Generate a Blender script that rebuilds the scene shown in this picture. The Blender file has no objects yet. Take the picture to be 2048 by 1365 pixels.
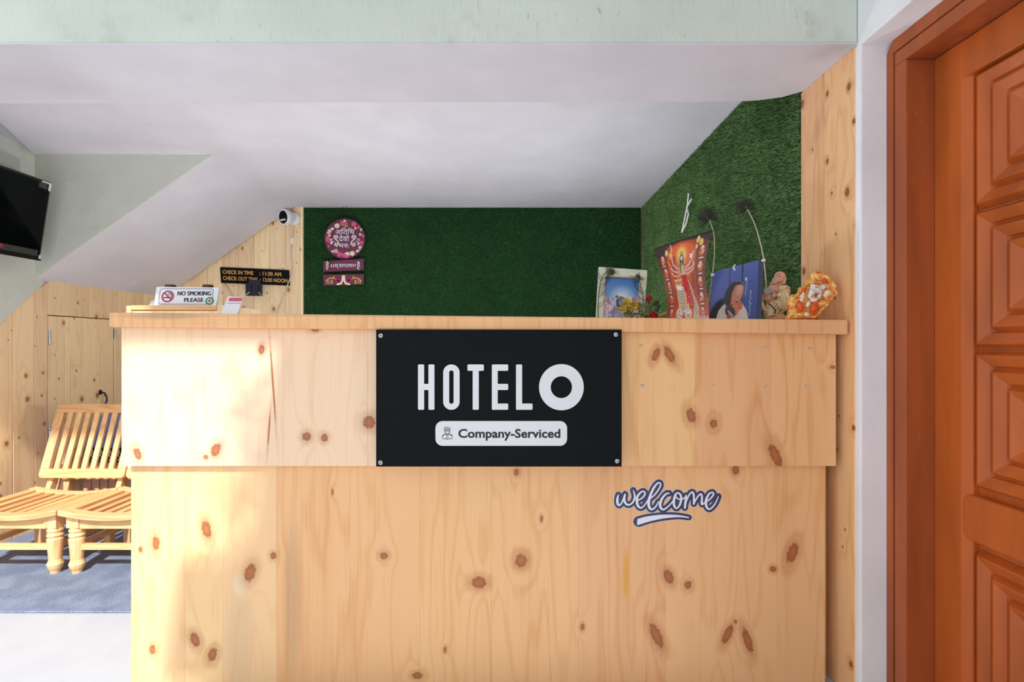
import bpy, bmesh, math, random
import numpy as np
from mathutils import Vector, Matrix

random.seed(7)
rng = np.random.default_rng(7)
SC = bpy.context.scene
COL = SC.collection

# ------------------------------------------------------------------ camera, world, sun, exposure
F, CX, HY, EYE = 1000.0, 1024.0, 690.0, 1.136
cam_data = bpy.data.cameras.new('camera')
cam_data.sensor_width = 36.0
cam_data.lens = F / 2048 * 36
cam_data.shift_y = (HY - 682.5) / 2048
cam_data.clip_start = 0.05
cam = bpy.data.objects.new('camera', cam_data)
COL.objects.link(cam)
cam.location = (0, 0, EYE)
cam.rotation_euler = (math.pi / 2, 0, 0)
SC.camera = cam

world = bpy.data.worlds.new('sky')
SC.world = world
world.use_nodes = True
wn = world.node_tree
wn.nodes.clear()
bg = wn.nodes.new('ShaderNodeBackground')
bg.inputs['Color'].default_value = (0.93, 0.965, 1.0, 1)
bg.inputs['Strength'].default_value = 1.27
wo = wn.nodes.new('ShaderNodeOutputWorld')
wn.links.new(bg.outputs[0], wo.inputs[0])

ELEV, AZ = math.radians(46), math.radians(9)
sun_dir = Vector((-math.sin(AZ) * math.cos(ELEV), math.cos(AZ) * math.cos(ELEV), -math.sin(ELEV)))
sl = bpy.data.lights.new('sun', 'SUN')
sl.energy = 5.2
sl.angle = math.radians(1.6)
sl.color = (1.0, 0.96, 0.94)
sun = bpy.data.objects.new('sun', sl)
COL.objects.link(sun)
sun.rotation_euler = sun_dir.to_track_quat('-Z', 'Y').to_euler()
sun.location = (1, -4, 6)

SC.view_settings.view_transform = 'Standard'
SC.view_settings.look = 'None'
SC.view_settings.gamma = 1
SC.view_settings.use_curve_mapping = False
SC.view_settings.exposure = 0.08
SC.cycles.max_bounces = 12
SC.cycles.diffuse_bounces = 8

# ------------------------------------------------------------------ helpers
def P(px, py, Y):
    return Vector(((px - CX) / F * Y, Y, EYE + (HY - py) / F * Y))

def lin(c):
    c = c / 255.0
    return c / 12.92 if c <= 0.04045 else ((c + 0.055) / 1.055) ** 2.4

def rgb(r, g, b):
    return (lin(r), lin(g), lin(b), 1.0)

WL = {}

class MB:
    def __init__(self):
        self.v, self.f = [], []
    def add(self, vs, fs):
        n = len(self.v)
        self.v += [Vector(p) for p in vs]
        self.f += [tuple(i + n for i in f) for f in fs]
        return self
    def obox(self, o, a, b, c):
        o, a, b, c = Vector(o), Vector(a), Vector(b), Vector(c)
        vs = [o, o + a, o + a + b, o + b, o + c, o + a + c, o + a + b + c, o + b + c]
        return self.add(vs, [(3, 2, 1, 0), (4, 5, 6, 7), (0, 1, 5, 4), (1, 2, 6, 5), (2, 3, 7, 6), (3, 0, 4, 7)])
    def box(self, x0, x1, y0, y1, z0, z1):
        return self.obox((x0, y0, z0), (x1 - x0, 0, 0), (0, y1 - y0, 0), (0, 0, z1 - z0))
    def prism(self, pts, vec):
        pts = [Vector(p) for p in pts]
        vec = Vector(vec)
        n = len(pts)
        fs = [tuple(range(n))[::-1], tuple(range(n, 2 * n))]
        fs += [(i, (i + 1) % n, n + (i + 1) % n, n + i) for i in range(n)]
        return self.add(pts + [p + vec for p in pts], fs)
    def tube(self, path, r, n=8, caps=True):
        path = [Vector(p) for p in path]
        m = len(path)
        rs = r if isinstance(r, (list, tuple)) else [r] * m
        vs, fs = [], []
        ref = None
        for i, p in enumerate(path):
            t = (path[min(i + 1, m - 1)] - path[max(i - 1, 0)]).normalized()
            if ref is None:
                ref = t.orthogonal().normalized()
            ref = (ref - t * ref.dot(t))
            ref = ref.normalized() if ref.length > 1e-6 else t.orthogonal().normalized()
            b = t.cross(ref)
            for k in range(n):
                a = 2 * math.pi * k / n
                vs.append(p + (ref * math.cos(a) + b * math.sin(a)) * rs[i])
        for i in range(m - 1):
            for k in range(n):
                k2 = (k + 1) % n
                fs.append((i * n + k, i * n + k2, (i + 1) * n + k2, (i + 1) * n + k))
        if caps:
            fs.append(tuple(range(n))[::-1])
            fs.append(tuple((m - 1) * n + k for k in range(n)))
        return self.add(vs, fs)
    def lathe(self, prof, c, n=20, axis='Z', M=None):
        c = Vector(c)
        vs, fs = [], []
        for (r, z) in prof:
            for k in range(n):
                a = 2 * math.pi * k / n
                q = Vector((r * math.cos(a), r * math.sin(a), z))
                if axis == 'Y':
                    q = Vector((q.x, -q.z, q.y))
                if M is not None:
                    q = M @ q
                vs.append(c + q)
        m = len(prof)
        for i in range(m - 1):
            for k in range(n):
                k2 = (k + 1) % n
                fs.append((i * n + k, i * n + k2, (i + 1) * n + k2, (i + 1) * n + k))
        fs.append(tuple(range(n))[::-1])
        fs.append(tuple((m - 1) * n + k for k in range(n)))
        return self.add(vs, fs)
    def ell(self, c, r, M=None, n=14):
        c = Vector(c)
        vs, fs = [], []
        m = max(6, n // 2 + 1)
        for i in range(m + 1):
            th = math.pi * i / m
            for k in range(n):
                a = 2 * math.pi * k / n
                q = Vector((r[0] * math.sin(th) * math.cos(a), r[1] * math.sin(th) * math.sin(a), r[2] * math.cos(th)))
                if M is not None:
                    q = M @ q
                vs.append(c + q)
        for i in range(m):
            for k in range(n):
                k2 = (k + 1) % n
                fs.append((i * n + k, (i + 1) * n + k, (i + 1) * n + k2, i * n + k2))
        return self.add(vs, fs)
    def build(self, name, mat, parent=None, bevel=0, seg=1, smooth=False, remesh=0, sub=0, solid=0):
        off = WL.get(parent.name, Vector()) if parent else Vector()
        me = bpy.data.meshes.new(name)
        me.from_pydata([p - off for p in self.v], [], self.f)
        bm = bmesh.new()
        bm.from_mesh(me)
        bmesh.ops.remove_doubles(bm, verts=bm.verts, dist=1e-6)
        bmesh.ops.recalc_face_normals(bm, faces=bm.faces)
        bm.to_mesh(me)
        bm.free()
        o = bpy.data.objects.new(name, me)
        COL.objects.link(o)
        if mat:
            me.materials.append(mat)
        if parent:
            o.parent = parent
            WL[o.name] = off
        else:
            WL[o.name] = Vector()
        if remesh:
            md = o.modifiers.new('remesh', 'REMESH')
            md.mode = 'VOXEL'
            md.voxel_size = remesh
            md.use_smooth_shade = True
            ms = o.modifiers.new('smooth', 'SMOOTH')
            ms.factor = 0.5
            ms.iterations = 4
        if solid:
            md = o.modifiers.new('solid', 'SOLIDIFY')
            md.thickness = solid
        if bevel:
            md = o.modifiers.new('bevel', 'BEVEL')
            md.width = bevel
            md.segments = seg
            md.limit_method = 'ANGLE'
            md.angle_limit = math.radians(40)
        if sub:
            md = o.modifiers.new('sub', 'SUBSURF')
            md.levels = md.render_levels = sub
        if smooth:
            me.polygons.foreach_set('use_smooth', [True] * len(me.polygons))
        return o

def tag(o, label=None, cat=None, group=None, kind=None):
    if label: o['label'] = label
    if cat: o['category'] = cat
    if group: o['group'] = group
    if kind: o['kind'] = kind
    return o

def thing(name, loc, label, cat, group=None):
    o = bpy.data.objects.new(name, None)
    COL.objects.link(o)
    o.location = loc
    o.empty_display_size = 0.05
    WL[o.name] = Vector(loc)
    return tag(o, label, cat, group)

def copy_tree(o, parent=None):
    c = o.copy()
    COL.objects.link(c)
    c.parent = parent
    for ch in list(o.children):
        copy_tree(ch, c)
    return c

def struct(o):
    o['kind'] = 'structure'
    return o

def spline(pts, k=10):
    pts = [np.array(p, float) for p in pts]
    out = []
    n = len(pts)
    for i in range(n - 1):
        p0, p1, p2, p3 = pts[max(i - 1, 0)], pts[i], pts[i + 1], pts[min(i + 2, n - 1)]
        for j in range(k):
            t = j / k
            out.append(0.5 * ((2 * p1) + (-p0 + p2) * t + (2 * p0 - 5 * p1 + 4 * p2 - p3) * t * t + (-p0 + 3 * p1 - 3 * p2 + p3) * t ** 3))
    out.append(pts[-1])
    return out

# ------------------------------------------------------------------ materials
def new_mat(name):
    m = bpy.data.materials.new(name)
    m.use_nodes = True
    nt = m.node_tree
    b = nt.nodes['Principled BSDF']
    return m, nt, b

class NT:
    """tiny wrapper to write node graphs"""
    def __init__(self, nt):
        self.nt = nt
    def node(self, t, **kw):
        n = self.nt.nodes.new(t)
        for k, v in kw.items():
            setattr(n, k, v)
        return n
    def put(self, sock, v):
        if isinstance(v, bpy.types.NodeSocket):
            self.nt.links.new(v, sock)
        elif v is not None:
            sock.default_value = v
    def math(self, op, a, b=None, c=None, clamp=False):
        n = self.node('ShaderNodeMath', operation=op, use_clamp=clamp)
        self.put(n.inputs[0], a)
        self.put(n.inputs[1], b)
        if c is not None: self.put(n.inputs[2], c)
        return n.outputs[0]
    def vmath(self, op, a, b=None):
        n = self.node('ShaderNodeVectorMath', operation=op)
        self.put(n.inputs[0], a)
        if b is not None: self.put(n.inputs[1], b)
        return n.outputs['Value'] if op == 'LENGTH' else n.outputs[0]
    def noise(self, vec, scale=1, detail=2, rough=0.5, out='Fac'):
        n = self.node('ShaderNodeTexNoise')
        self.put(n.inputs['Vector'], vec)
        n.inputs['Scale'].default_value = scale
        n.inputs['Detail'].default_value = detail
        n.inputs['Roughness'].default_value = rough
        return n.outputs[out]
    def mix(self, fac, a, b, blend='MIX'):
        n = self.node('ShaderNodeMix', data_type='RGBA', blend_type=blend)
        self.put(n.inputs[0], fac)
        self.put(n.inputs[6], a)
        self.put(n.inputs[7], b)
        return n.outputs[2]
    def ss(self, v, lo, hi, a=0.0, b=1.0):
        n = self.node('ShaderNodeMapRange', interpolation_type='SMOOTHSTEP')
        self.put(n.inputs['Value'], v)
        n.inputs['From Min'].default_value = lo
        n.inputs['From Max'].default_value = hi
        n.inputs['To Min'].default_value = a
        n.inputs['To Max'].default_value = b
        return n.outputs[0]
    def pos(self):
        return self.node('ShaderNodeNewGeometry').outputs['Position']
    def rand(self):
        return self.node('ShaderNodeObjectInfo').outputs['Random']
    def bump(self, h, strength=0.3, dist=0.01):
        n = self.node('ShaderNodeBump')
        n.inputs['Strength'].default_value = strength
        n.inputs['Distance'].default_value = dist
        self.put(n.inputs['Height'], h)
        return n.outputs[0]

def simple(name, col, rough=0.5, metal=0.0, vary=0.06, vscale=30, bump=0.0, bscale=200, coat=0.0, alpha=1.0, spec=0.5):
    m, nt, b = new_mat(name)
    g = NT(nt)
    n = g.noise(g.pos(), vscale, 3)
    k = g.ss(n, 0.25, 0.75, 1 - vary, 1 + vary)
    c = g.node('ShaderNodeMix', data_type='RGBA', blend_type='MULTIPLY')
    c.inputs[0].default_value = 1
    c.inputs[6].default_value = col
    comb = g.node('ShaderNodeCombineColor')
    for i in range(3):
        nt.links.new(k, comb.inputs[i])
    nt.links.new(comb.outputs[0], c.inputs[7])
    nt.links.new(c.outputs[2], b.inputs['Base Color'])
    b.inputs['Roughness'].default_value = rough
    b.inputs['Metallic'].default_value = metal
    b.inputs['Specular IOR Level'].default_value = spec
    if coat:
        b.inputs['Coat Weight'].default_value = coat
        b.inputs['Coat Roughness'].default_value = 0.15
    if bump:
        nt.links.new(g.bump(g.noise(g.pos(), bscale, 3), bump, 0.002), b.inputs['Normal'])
    if alpha < 1:
        b.inputs['Alpha'].default_value = alpha
    return m

def pine(name, along='Z', light=(214, 160, 104), dark=(190, 122, 66), knots=None, rk=None, stains=(), S=7.0, contrast=0.42, knot_col=(150, 86, 50), rough=0.42, rdens=0.5, vary=0.07, K=9.0):
    """pine: stretched noise contours for the growth rings, knots pull the rings round them. knots: world (centre, radii, angle) in the XZ plane. rk: 'XZ' or 'YZ' for scattered small knots"""
    m, nt, b = new_mat(name)
    g = NT(nt)
    p = g.pos()
    r = g.rand()
    off = g.node('ShaderNodeCombineXYZ')
    for i, f in enumerate((31.0, 17.0, 23.0)):
        nt.links.new(g.math('MULTIPLY', r, f), off.inputs[i])
    q = g.vmath('ADD', p, off.outputs[0])
    ax = 'XYZ'.index(along)
    def stretch(a, l):
        v = [a, a, a]
        v[ax] = l
        return g.vmath('MULTIPLY', q, tuple(v))
    h = g.noise(stretch(S, S * 0.085), 1, 2.5, 0.45)
    d = None
    if knots:
        for (kx, kz, rx, rz, rot) in knots:
            mp = g.node('ShaderNodeMapping', vector_type='TEXTURE')
            nt.links.new(p, mp.inputs['Vector'])
            mp.inputs['Location'].default_value = (kx, 0, kz)
            mp.inputs['Rotation'].default_value = (0, rot, 0)
            mp.inputs['Scale'].default_value = (rx, 1e5, rz)
            l = g.vmath('LENGTH', mp.outputs[0])
            d = l if d is None else g.math('MINIMUM', d, l)
    mask2 = None
    if rk:
        sx = g.node('ShaderNodeSeparateXYZ')
        nt.links.new(p, sx.inputs[0])
        cm = g.node('ShaderNodeCombineXYZ')
        nt.links.new(sx.outputs[0 if rk == 'XZ' else 1], cm.inputs[0])
        nt.links.new(g.math('MULTIPLY', sx.outputs[2], 0.72), cm.inputs[1])
        vo = g.node('ShaderNodeTexVoronoi', voronoi_dimensions='2D')
        vo.inputs['Scale'].default_value = 8.0
        nt.links.new(cm.outputs[0], vo.inputs['Vector'])
        sc = g.node('ShaderNodeSeparateColor')
        nt.links.new(vo.outputs['Color'], sc.inputs[0])
        size = g.math('MULTIPLY_ADD', g.math('POWER', sc.outputs[0], 3.0), 0.075, 0.022)
        on = g.math('LESS_THAN', sc.outputs[1], rdens)
        dd = g.math('DIVIDE', vo.outputs['Distance'], size)
        dd = g.math('ADD', dd, g.math('MULTIPLY', g.math('SUBTRACT', 1.0, on), 50.0))
        d = dd if d is None else g.math('MINIMUM', d, dd)
    if d is not None:
        bumpf = g.math('DIVIDE', 1.0, g.math('MULTIPLY_ADD', g.math('MULTIPLY', d, d), 0.16, 1.0))
        h = g.math('MULTIPLY_ADD', bumpf, 0.16, h)
    t = g.math('MULTIPLY', h, K)
    line = g.math('PINGPONG', t, 0.5)
    line = g.math('MULTIPLY', line, 2.0)
    ring = g.ss(line, 0.45, 1.0)
    broad = g.noise(stretch(11, 0.5), 1, 2)
    fine = g.noise(stretch(260, 5), 1, 2)
    fac = g.math('MULTIPLY', ring, contrast)
    fac = g.math('MULTIPLY_ADD', g.math('SUBTRACT', broad, 0.5), 0.9, fac)
    fac = g.math('MULTIPLY_ADD', g.math('SUBTRACT', fine, 0.5), 0.8, fac, clamp=True)
    col = g.mix(fac, rgb(*light), rgb(*dark))
    hs = g.node('ShaderNodeHueSaturation')
    nt.links.new(g.math('MULTIPLY_ADD', g.math('SUBTRACT', r, 0.5), 0.012, 0.5), hs.inputs['Hue'])
    nt.links.new(g.math('MULTIPLY_ADD', g.math('SUBTRACT', r, 0.5), 2 * vary, 1.0), hs.inputs['Value'])
    nt.links.new(col, hs.inputs['Color'])
    col = hs.outputs[0]
    for (kx, kz, rx, rz, c) in stains:
        mp = g.node('ShaderNodeMapping', vector_type='TEXTURE')
        nt.links.new(p, mp.inputs['Vector'])
        mp.inputs['Location'].default_value = (kx, 0, kz)
        mp.inputs['Scale'].default_value = (rx, 1e5, rz)
        l = g.math('MULTIPLY_ADD', fine, 0.8, g.vmath('LENGTH', mp.outputs[0]))
        col = g.mix(g.ss(l, 0.7, 1.6, c[3], 0.0), col, rgb(*c[:3]))
    if d is not None:
        wob = g.noise(p, 120, 2)
        d2 = g.math('MULTIPLY_ADD', g.math('SUBTRACT', wob, 0.5), 0.75, d)
        halo = g.ss(d2, 0.9, 2.6, 0.45, 0.0)
        col = g.mix(halo, col, rgb(*[(a + c) / 2 for a, c in zip(dark, knot_col)]))
        core = g.ss(d2, 0.75, 1.15, 0.9, 0.0)
        inner = g.mix(g.ss(d2, 0.2, 0.9), rgb(*[min(255, c * 1.2) for c in knot_col]), rgb(*knot_col))
        col = g.mix(core, col, inner)
    nt.links.new(col, b.inputs['Base Color'])
    b.inputs['Roughness'].default_value = rough
    b.inputs['Specular IOR Level'].default_value = 0.35
    nt.links.new(g.bump(fine, 0.08, 0.002), b.inputs['Normal'])
    return m

def plaster(name, col, stain=None, rough=0.85, bs=0.5, scale=60, streak=False, dist=0.006):
    m, nt, b = new_mat(name)
    g = NT(nt)
    p = g.pos()
    n1 = g.noise(p, 2.2, 4, 0.6)
    c = g.mix(g.ss(n1, 0.3, 0.7), rgb(*col), rgb(*[x * 0.955 for x in col]))
    v = g.vmath('MULTIPLY', p, (1.0, 1.0, 0.35)) if streak else p
    n2 = g.noise(v, scale, 4, 0.6)
    if stain:
        f = g.ss(n2, 0.60, 0.76)
        f = g.math('MULTIPLY', f, g.ss(g.noise(p, 3.0, 3), 0.40, 0.7))
        c = g.mix(f, c, rgb(*stain))
        f2 = g.ss(g.noise(p, 4.5, 3, 0.7), 0.56, 0.8, 0, 0.5)
        c = g.mix(f2, c, rgb(*stain))
    nt.links.new(c, b.inputs['Base Color'])
    b.inputs['Roughness'].default_value = rough
    b.inputs['Specular IOR Level'].default_value = 0.2
    nt.links.new(g.bump(n2, bs, dist), b.inputs['Normal'])
    return m

def vcol_mat(name, rough=0.35, coat=0.0):
    m, nt, b = new_mat(name)
    a = nt.nodes.new('ShaderNodeAttribute')
    a.attribute_name = 'Col'
    nt.links.new(a.outputs['Color'], b.inputs['Base Color'])
    b.inputs['Roughness'].default_value = rough
    if coat:
        b.inputs['Coat Weight'].default_value = coat
    return m

M = {}
M['white'] = plaster('lilac_white_plaster', (224, 223, 232), bs=0.10, scale=25)
M['soffit'] = plaster('soffit_plaster', (214, 213, 221), bs=0.15, scale=20)
M['green_plaster'] = plaster('pale_green_rough_plaster', (212, 220, 207), stain=(160, 168, 148), bs=0.55, scale=70, streak=True)
M['wall_green'] = plaster('pale_green_wall', (213, 218, 207), stain=(180, 178, 150), bs=0.4, scale=55)
M['pillar_white'] = plaster('white_pillar_paint', (242, 243, 245), bs=0.25, scale=30)
M['floor'] = simple('white_tile', rgb(184, 190, 197), 0.25, vary=0.03, vscale=6)
M['ground'] = simple('grey_concrete', rgb(196, 194, 190), 0.8, vary=0.1, vscale=5)

def kpx(lst, Y):
    return [((x - CX) / F * Y, EYE + (HY - y) / F * Y, rx / F * Y, rz / F * Y, math.radians(a)) for (x, y, rx, rz, a) in lst]

low_knots = kpx([(1585, 1106, 10, 22, 20), (1546, 1139, 6, 6, 0), (1376, 1171, 7, 8, 0), (1337, 1154, 9, 15, -20), (1313, 1272, 10, 26, -25),
    (1455, 1270, 8, 21, 25), (1471, 1244, 3.5, 4, 0), (1495, 1282, 8, 26, -18), (1471, 941, 7, 9, 0), (1042, 1122, 12, 14, 0), (958, 1166, 15, 12, 0),
    (768, 1112, 8, 7, 0), (500, 1146, 11, 19, 18), (547, 1112, 6, 7, 0), (312, 1087, 7, 14, 0), (413, 1060, 9, 18, -12), (305, 1300, 6, 9, 0),
    (390, 1280, 9, 15, -20), (425, 1310, 9, 14, 20), (281, 1100, 4, 5, 0), (1083, 1038, 3, 6, 0), (665, 985, 2, 6, 0), (835, 1352, 10, 7, 0), (1033, 945, 5, 7, 0),
    (1165, 1255, 4, 7, 0), (890, 1300, 3, 6, 0)], 1.66)
up_knots = kpx([(523, 700, 6, 10, 5), (275, 908, 7, 13, -22), (432, 900, 9, 14, 25), (412, 915, 5, 5, 0), (738, 845, 12, 13, 0), (649, 876, 7, 8, 0), (613, 874, 9, 9, 0),
    (1312, 709, 7, 14, 25), (1339, 710, 8, 18, -28), (1382, 832, 9, 15, -15), (1427, 848, 7, 9, 0), (1551, 912, 10, 26, -25), (546, 770, 1.6, 70, -4), (538, 860, 1.4, 35, 4), (1665, 735, 5, 3, 0), (630, 660, 8, 4, 0)], 1.635)
st = lambda x, y, rx, rz, c, Y=1.66: ((x - CX) / F * Y, EYE + (HY - y) / F * Y, rx / F * Y, rz / F * Y, c)
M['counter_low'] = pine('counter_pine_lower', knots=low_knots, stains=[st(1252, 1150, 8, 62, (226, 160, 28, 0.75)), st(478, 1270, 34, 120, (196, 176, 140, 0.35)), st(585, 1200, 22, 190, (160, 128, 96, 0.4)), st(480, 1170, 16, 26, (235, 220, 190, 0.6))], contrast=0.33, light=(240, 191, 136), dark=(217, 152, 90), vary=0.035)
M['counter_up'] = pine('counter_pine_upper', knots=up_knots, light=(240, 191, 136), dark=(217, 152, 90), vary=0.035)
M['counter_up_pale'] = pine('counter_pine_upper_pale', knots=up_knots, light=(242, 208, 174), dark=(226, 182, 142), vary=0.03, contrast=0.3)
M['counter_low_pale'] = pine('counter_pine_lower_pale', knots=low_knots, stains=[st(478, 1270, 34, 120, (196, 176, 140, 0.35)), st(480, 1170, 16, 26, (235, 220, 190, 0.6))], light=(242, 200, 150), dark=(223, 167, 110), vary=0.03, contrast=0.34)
M['counter_top'] = pine('counter_pine_top', along='Z', light=(236, 184, 130), dark=(210, 144, 88), S=9, contrast=0.4, stains=[st(330, 632, 90, 8, (150, 120, 100, 0.5), 1.6), (0.2, 1.228, 3, 0.004, (190, 150, 120, 0.4))])
M['pine_back'] = pine('pine_cladding_pale', rk='XZ', light=(250, 226, 184), dark=(230, 194, 144), contrast=0.4, rdens=0.65, knot_col=(150, 92, 42))
M['pine_left'] = pine('pine_cladding_honey', rk='YZ', light=(248, 220, 176), dark=(228, 184, 132), contrast=0.4, rdens=0.75, knot_col=(150, 84, 38))
M['pine_right'] = pine('pine_cladding_warm', rk='YZ', light=(236, 188, 138), dark=(214, 154, 100), contrast=0.45, rdens=0.75, knot_col=(128, 62, 28))
M['pine_x'] = pine('pine_shelf', along='X', light=(230, 180, 122), dark=(206, 146, 88))
M['chair_z'] = pine('chair_wood_upright', along='Z', light=(240, 198, 146), dark=(206, 146, 88), S=12, contrast=0.45)
M['chair_x'] = pine('chair_wood_rail', along='X', light=(238, 192, 136), dark=(204, 142, 84), S=12, contrast=0.45)
M['chair_y'] = pine('chair_wood_slat', along='Y', light=(230, 176, 120), dark=(190, 124, 72), S=12, contrast=0.5)
M['joint'] = simple('dark_joint_batten', rgb(132, 98, 62), 0.8)
def paint_wood(name, col, seed=0):
    m, nt, b = new_mat(name)
    g = NT(nt)
    p = g.pos()
    n = g.noise(g.vmath('MULTIPLY', p, (14, 14, 2)), 1, 3)
    c = g.mix(g.ss(n, 0.25, 0.75), rgb(*col), rgb(*[x * 0.86 for x in col]))
    sc = g.ss(g.noise(g.vmath('MULTIPLY', p, (60, 60, 14)), 1, 4, 0.7), 0.66, 0.80, 0, 0.55)
    c = g.mix(sc, c, rgb(214, 150, 92))
    dots = g.ss(g.noise(p, 45, 2), 0.76, 0.80, 0, 0.5)
    c = g.mix(dots, c, rgb(110, 84, 70))
    nt.links.new(c, b.inputs['Base Color'])
    b.inputs['Roughness'].default_value = 0.38
    b.inputs['Specular IOR Level'].default_value = 0.4
    nt.links.new(g.bump(n, 0.15, 0.003), b.inputs['Normal'])
    return m
M['door'] = paint_wood('orange_brown_door_paint', (198, 100, 40))
M['door_frame'] = paint_wood('brown_frame_paint', (178, 92, 48))
M['black_gloss'] = simple('black_acrylic', rgb(19, 21, 23), 0.6, vary=0.05, spec=0.08)
M['letter_white'] = simple('pale_grey_letter', rgb(222, 223, 226), 0.5, vary=0.01)
M['ink'] = simple('black_ink', rgb(16, 16, 18), 0.6)
M['white_plastic'] = simple('white_plastic', rgb(238, 238, 240), 0.35, vary=0.02)
M['white_card'] = simple('white_card', rgb(232, 234, 240), 0.5, vary=0.02)
M['red_ink'] = simple('crimson_ink', rgb(186, 24, 58), 0.5)
M['pink_ink'] = simple('pink_red_print', rgb(206, 84, 98), 0.5)
M['grey_ink'] = simple('grey_print', rgb(150, 150, 160), 0.5)
M['green_ink'] = simple('green_print', rgb(60, 150, 90), 0.5)
M['navy'] = simple('navy_vinyl', rgb(56, 60, 94), 0.5)
M['sticker_white'] = simple('white_vinyl', rgb(232, 234, 244), 0.5, vary=0.01)
M['metal'] = simple('screw_metal', rgb(205, 205, 208), 0.25, metal=1.0)
M['dark_metal'] = simple('dark_metal', rgb(60, 60, 66), 0.35, metal=0.8)
M['mount_black'] = simple('navy_black_mount', rgb(18, 20, 44), 0.4)
M['maroon'] = simple('maroon_board', rgb(104, 38, 68), 0.5)
M['gold'] = simple('gold_paint', rgb(242, 226, 182), 0.28, metal=0.08, vary=0.08)
M['gold_text'] = simple('gold_letter', rgb(214, 164, 88), 0.4)
M['skin'] = simple('peach_paint', rgb(228, 176, 150), 0.45)
M['plastic_grey'] = simple('grey_fan', rgb(170, 168, 166), 0.5)
M['cable'] = simple('grey_white_cable', rgb(206, 200, 190), 0.5)
M['black_cord'] = simple('black_cord', rgb(22, 22, 24), 0.7)
M['tv_black'] = simple('tv_screen', rgb(7, 9, 11), 0.10, vary=0.01, spec=0.12)
M['tv_case'] = simple('tv_case', rgb(16, 17, 19), 0.3)
M['brown_lid'] = simple('brown_lid', rgb(90, 48, 34), 0.4)
M['print'] = vcol_mat('printed_picture', 0.35, 0.3)
M['print_matte'] = vcol_mat('painted_board', 0.5)

def carpet_mat():
    m, nt, b = new_mat('blue_grey_carpet')
    g = NT(nt)
    p = g.pos()
    n = g.noise(g.vmath('MULTIPLY', p, (110, 240, 110)), 1, 3, 0.7)
    n2 = g.noise(p, 9, 3)
    c = g.mix(g.ss(n, 0.3, 0.7), rgb(84, 98, 124), rgb(132, 144, 164))
    c = g.mix(g.ss(n2, 0.35, 0.7, 0, 0.35), c, rgb(160, 172, 192))
    nt.links.new(c, b.inputs['Base Color'])
    b.inputs['Roughness'].default_value = 0.95
    b.inputs['Specular IOR Level'].default_value = 0.1
    nt.links.new(g.bump(n, 0.5, 0.004), b.inputs['Normal'])
    return m
M['carpet'] = carpet_mat()

def turf_mat(name, a, b_):
    m, nt, b = new_mat(name)
    g = NT(nt)
    r = g.node('ShaderNodeNewGeometry').outputs['Random Per Island']
    c = g.mix(r, rgb(*a), rgb(*b_))
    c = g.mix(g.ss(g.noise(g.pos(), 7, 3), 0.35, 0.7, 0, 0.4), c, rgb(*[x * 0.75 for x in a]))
    nt.links.new(c, b.inputs['Base Color'])
    b.inputs['Roughness'].default_value = 0.7
    b.inputs['Specular IOR Level'].default_value = 0.2
    return m
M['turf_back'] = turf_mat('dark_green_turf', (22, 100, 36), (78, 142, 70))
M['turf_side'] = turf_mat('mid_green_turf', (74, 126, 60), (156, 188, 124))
M['turf_base'] = simple('turf_backing', rgb(14, 52, 20), 0.9)

# ------------------------------------------------------------------ setting
XR, XL, YB, YF, ZC = 1.085, -2.90, 4.20, 1.568, 2.29
SOF = 2.08

o = MB().box(-9, 6, -9, YB + 0.3, -0.12, 0).build('floor', M['floor']); struct(o)

# unseen slab added to block the sun, outline cut to shape the sun patch
pts = [(-7, 0.985), (-1.35, 0.985), (-1.35, 0.21), (-0.53, 0.21), (-0.53, -0.54), (-0.76, -0.54), (-0.76, -0.84), (-0.56, -0.84), (-0.56, -1.0), (4.0, -1.0), (4.0, 2.2), (-7, 2.2)]
o = MB().prism([(x, y, 2.62) for x, y in pts], (0, 0, 0.12)).build('porch_roof', M['white']); struct(o)

def add_dapple_leaves():  # loose leaves added out of view to break up the sun patch edge
    n = 420
    r_ = np.random.default_rng(3)
    y = r_.uniform(-1.0, 0.25, n); x = -0.57 + r_.normal(-.02, .075, n); z = 2.60 - np.abs(r_.normal(0, .10, n))
    vs, fs = [], []
    for i in range(n):
        a, t_ = r_.uniform(0, 6.28), r_.uniform(-.8, .8)
        d = np.array((math.cos(a), math.sin(a) * math.cos(t_), math.sin(t_))); e = np.cross(d, (0.1, .3, 1.0)); e /= np.linalg.norm(e)
        L, w = r_.uniform(.03, .06), r_.uniform(.012, .024)
        p = np.array((x[i], y[i], z[i])); k = 5 * i
        vs += [p, p + d * L * .4 + e * w, p + d * L, p + d * L * .4 - e * w, p + d * L * .45]
        fs += [(k, k + 4, k + 1), (k + 1, k + 4, k + 2), (k + 2, k + 4, k + 3), (k + 3, k + 4, k)]
    m = MB(); m.add([tuple(v) for v in vs], fs)
    o = m.build('creeper_foliage', simple('creeper_leaf', rgb(70, 104, 52), .6))
    tag(o, 'creeper foliage hanging along the porch roof edge over the entrance', 'foliage', kind='stuff')
add_dapple_leaves()

# ceiling slab of the alcove with a shallow step at the outer corner
cp = [(-2.9, 3.04), (-2.876, 2.99), (-2.65, 2.59), (-2.30, 1.96), (-2.2, 1.6), (1.3, 1.6), (1.3, 4.4), (-1.82, 4.4), (-1.82, 3.04)]
ceil = MB().prism([(x, y, ZC) for x, y in cp], (0, 0, 0.03)).build('ceiling', M['white']); struct(ceil)
MB().box(-3.2, 1.4, 1.6, 4.5, ZC + 0.03, ZC + 0.15).build('ceiling_slab', M['soffit'], ceil)

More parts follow.
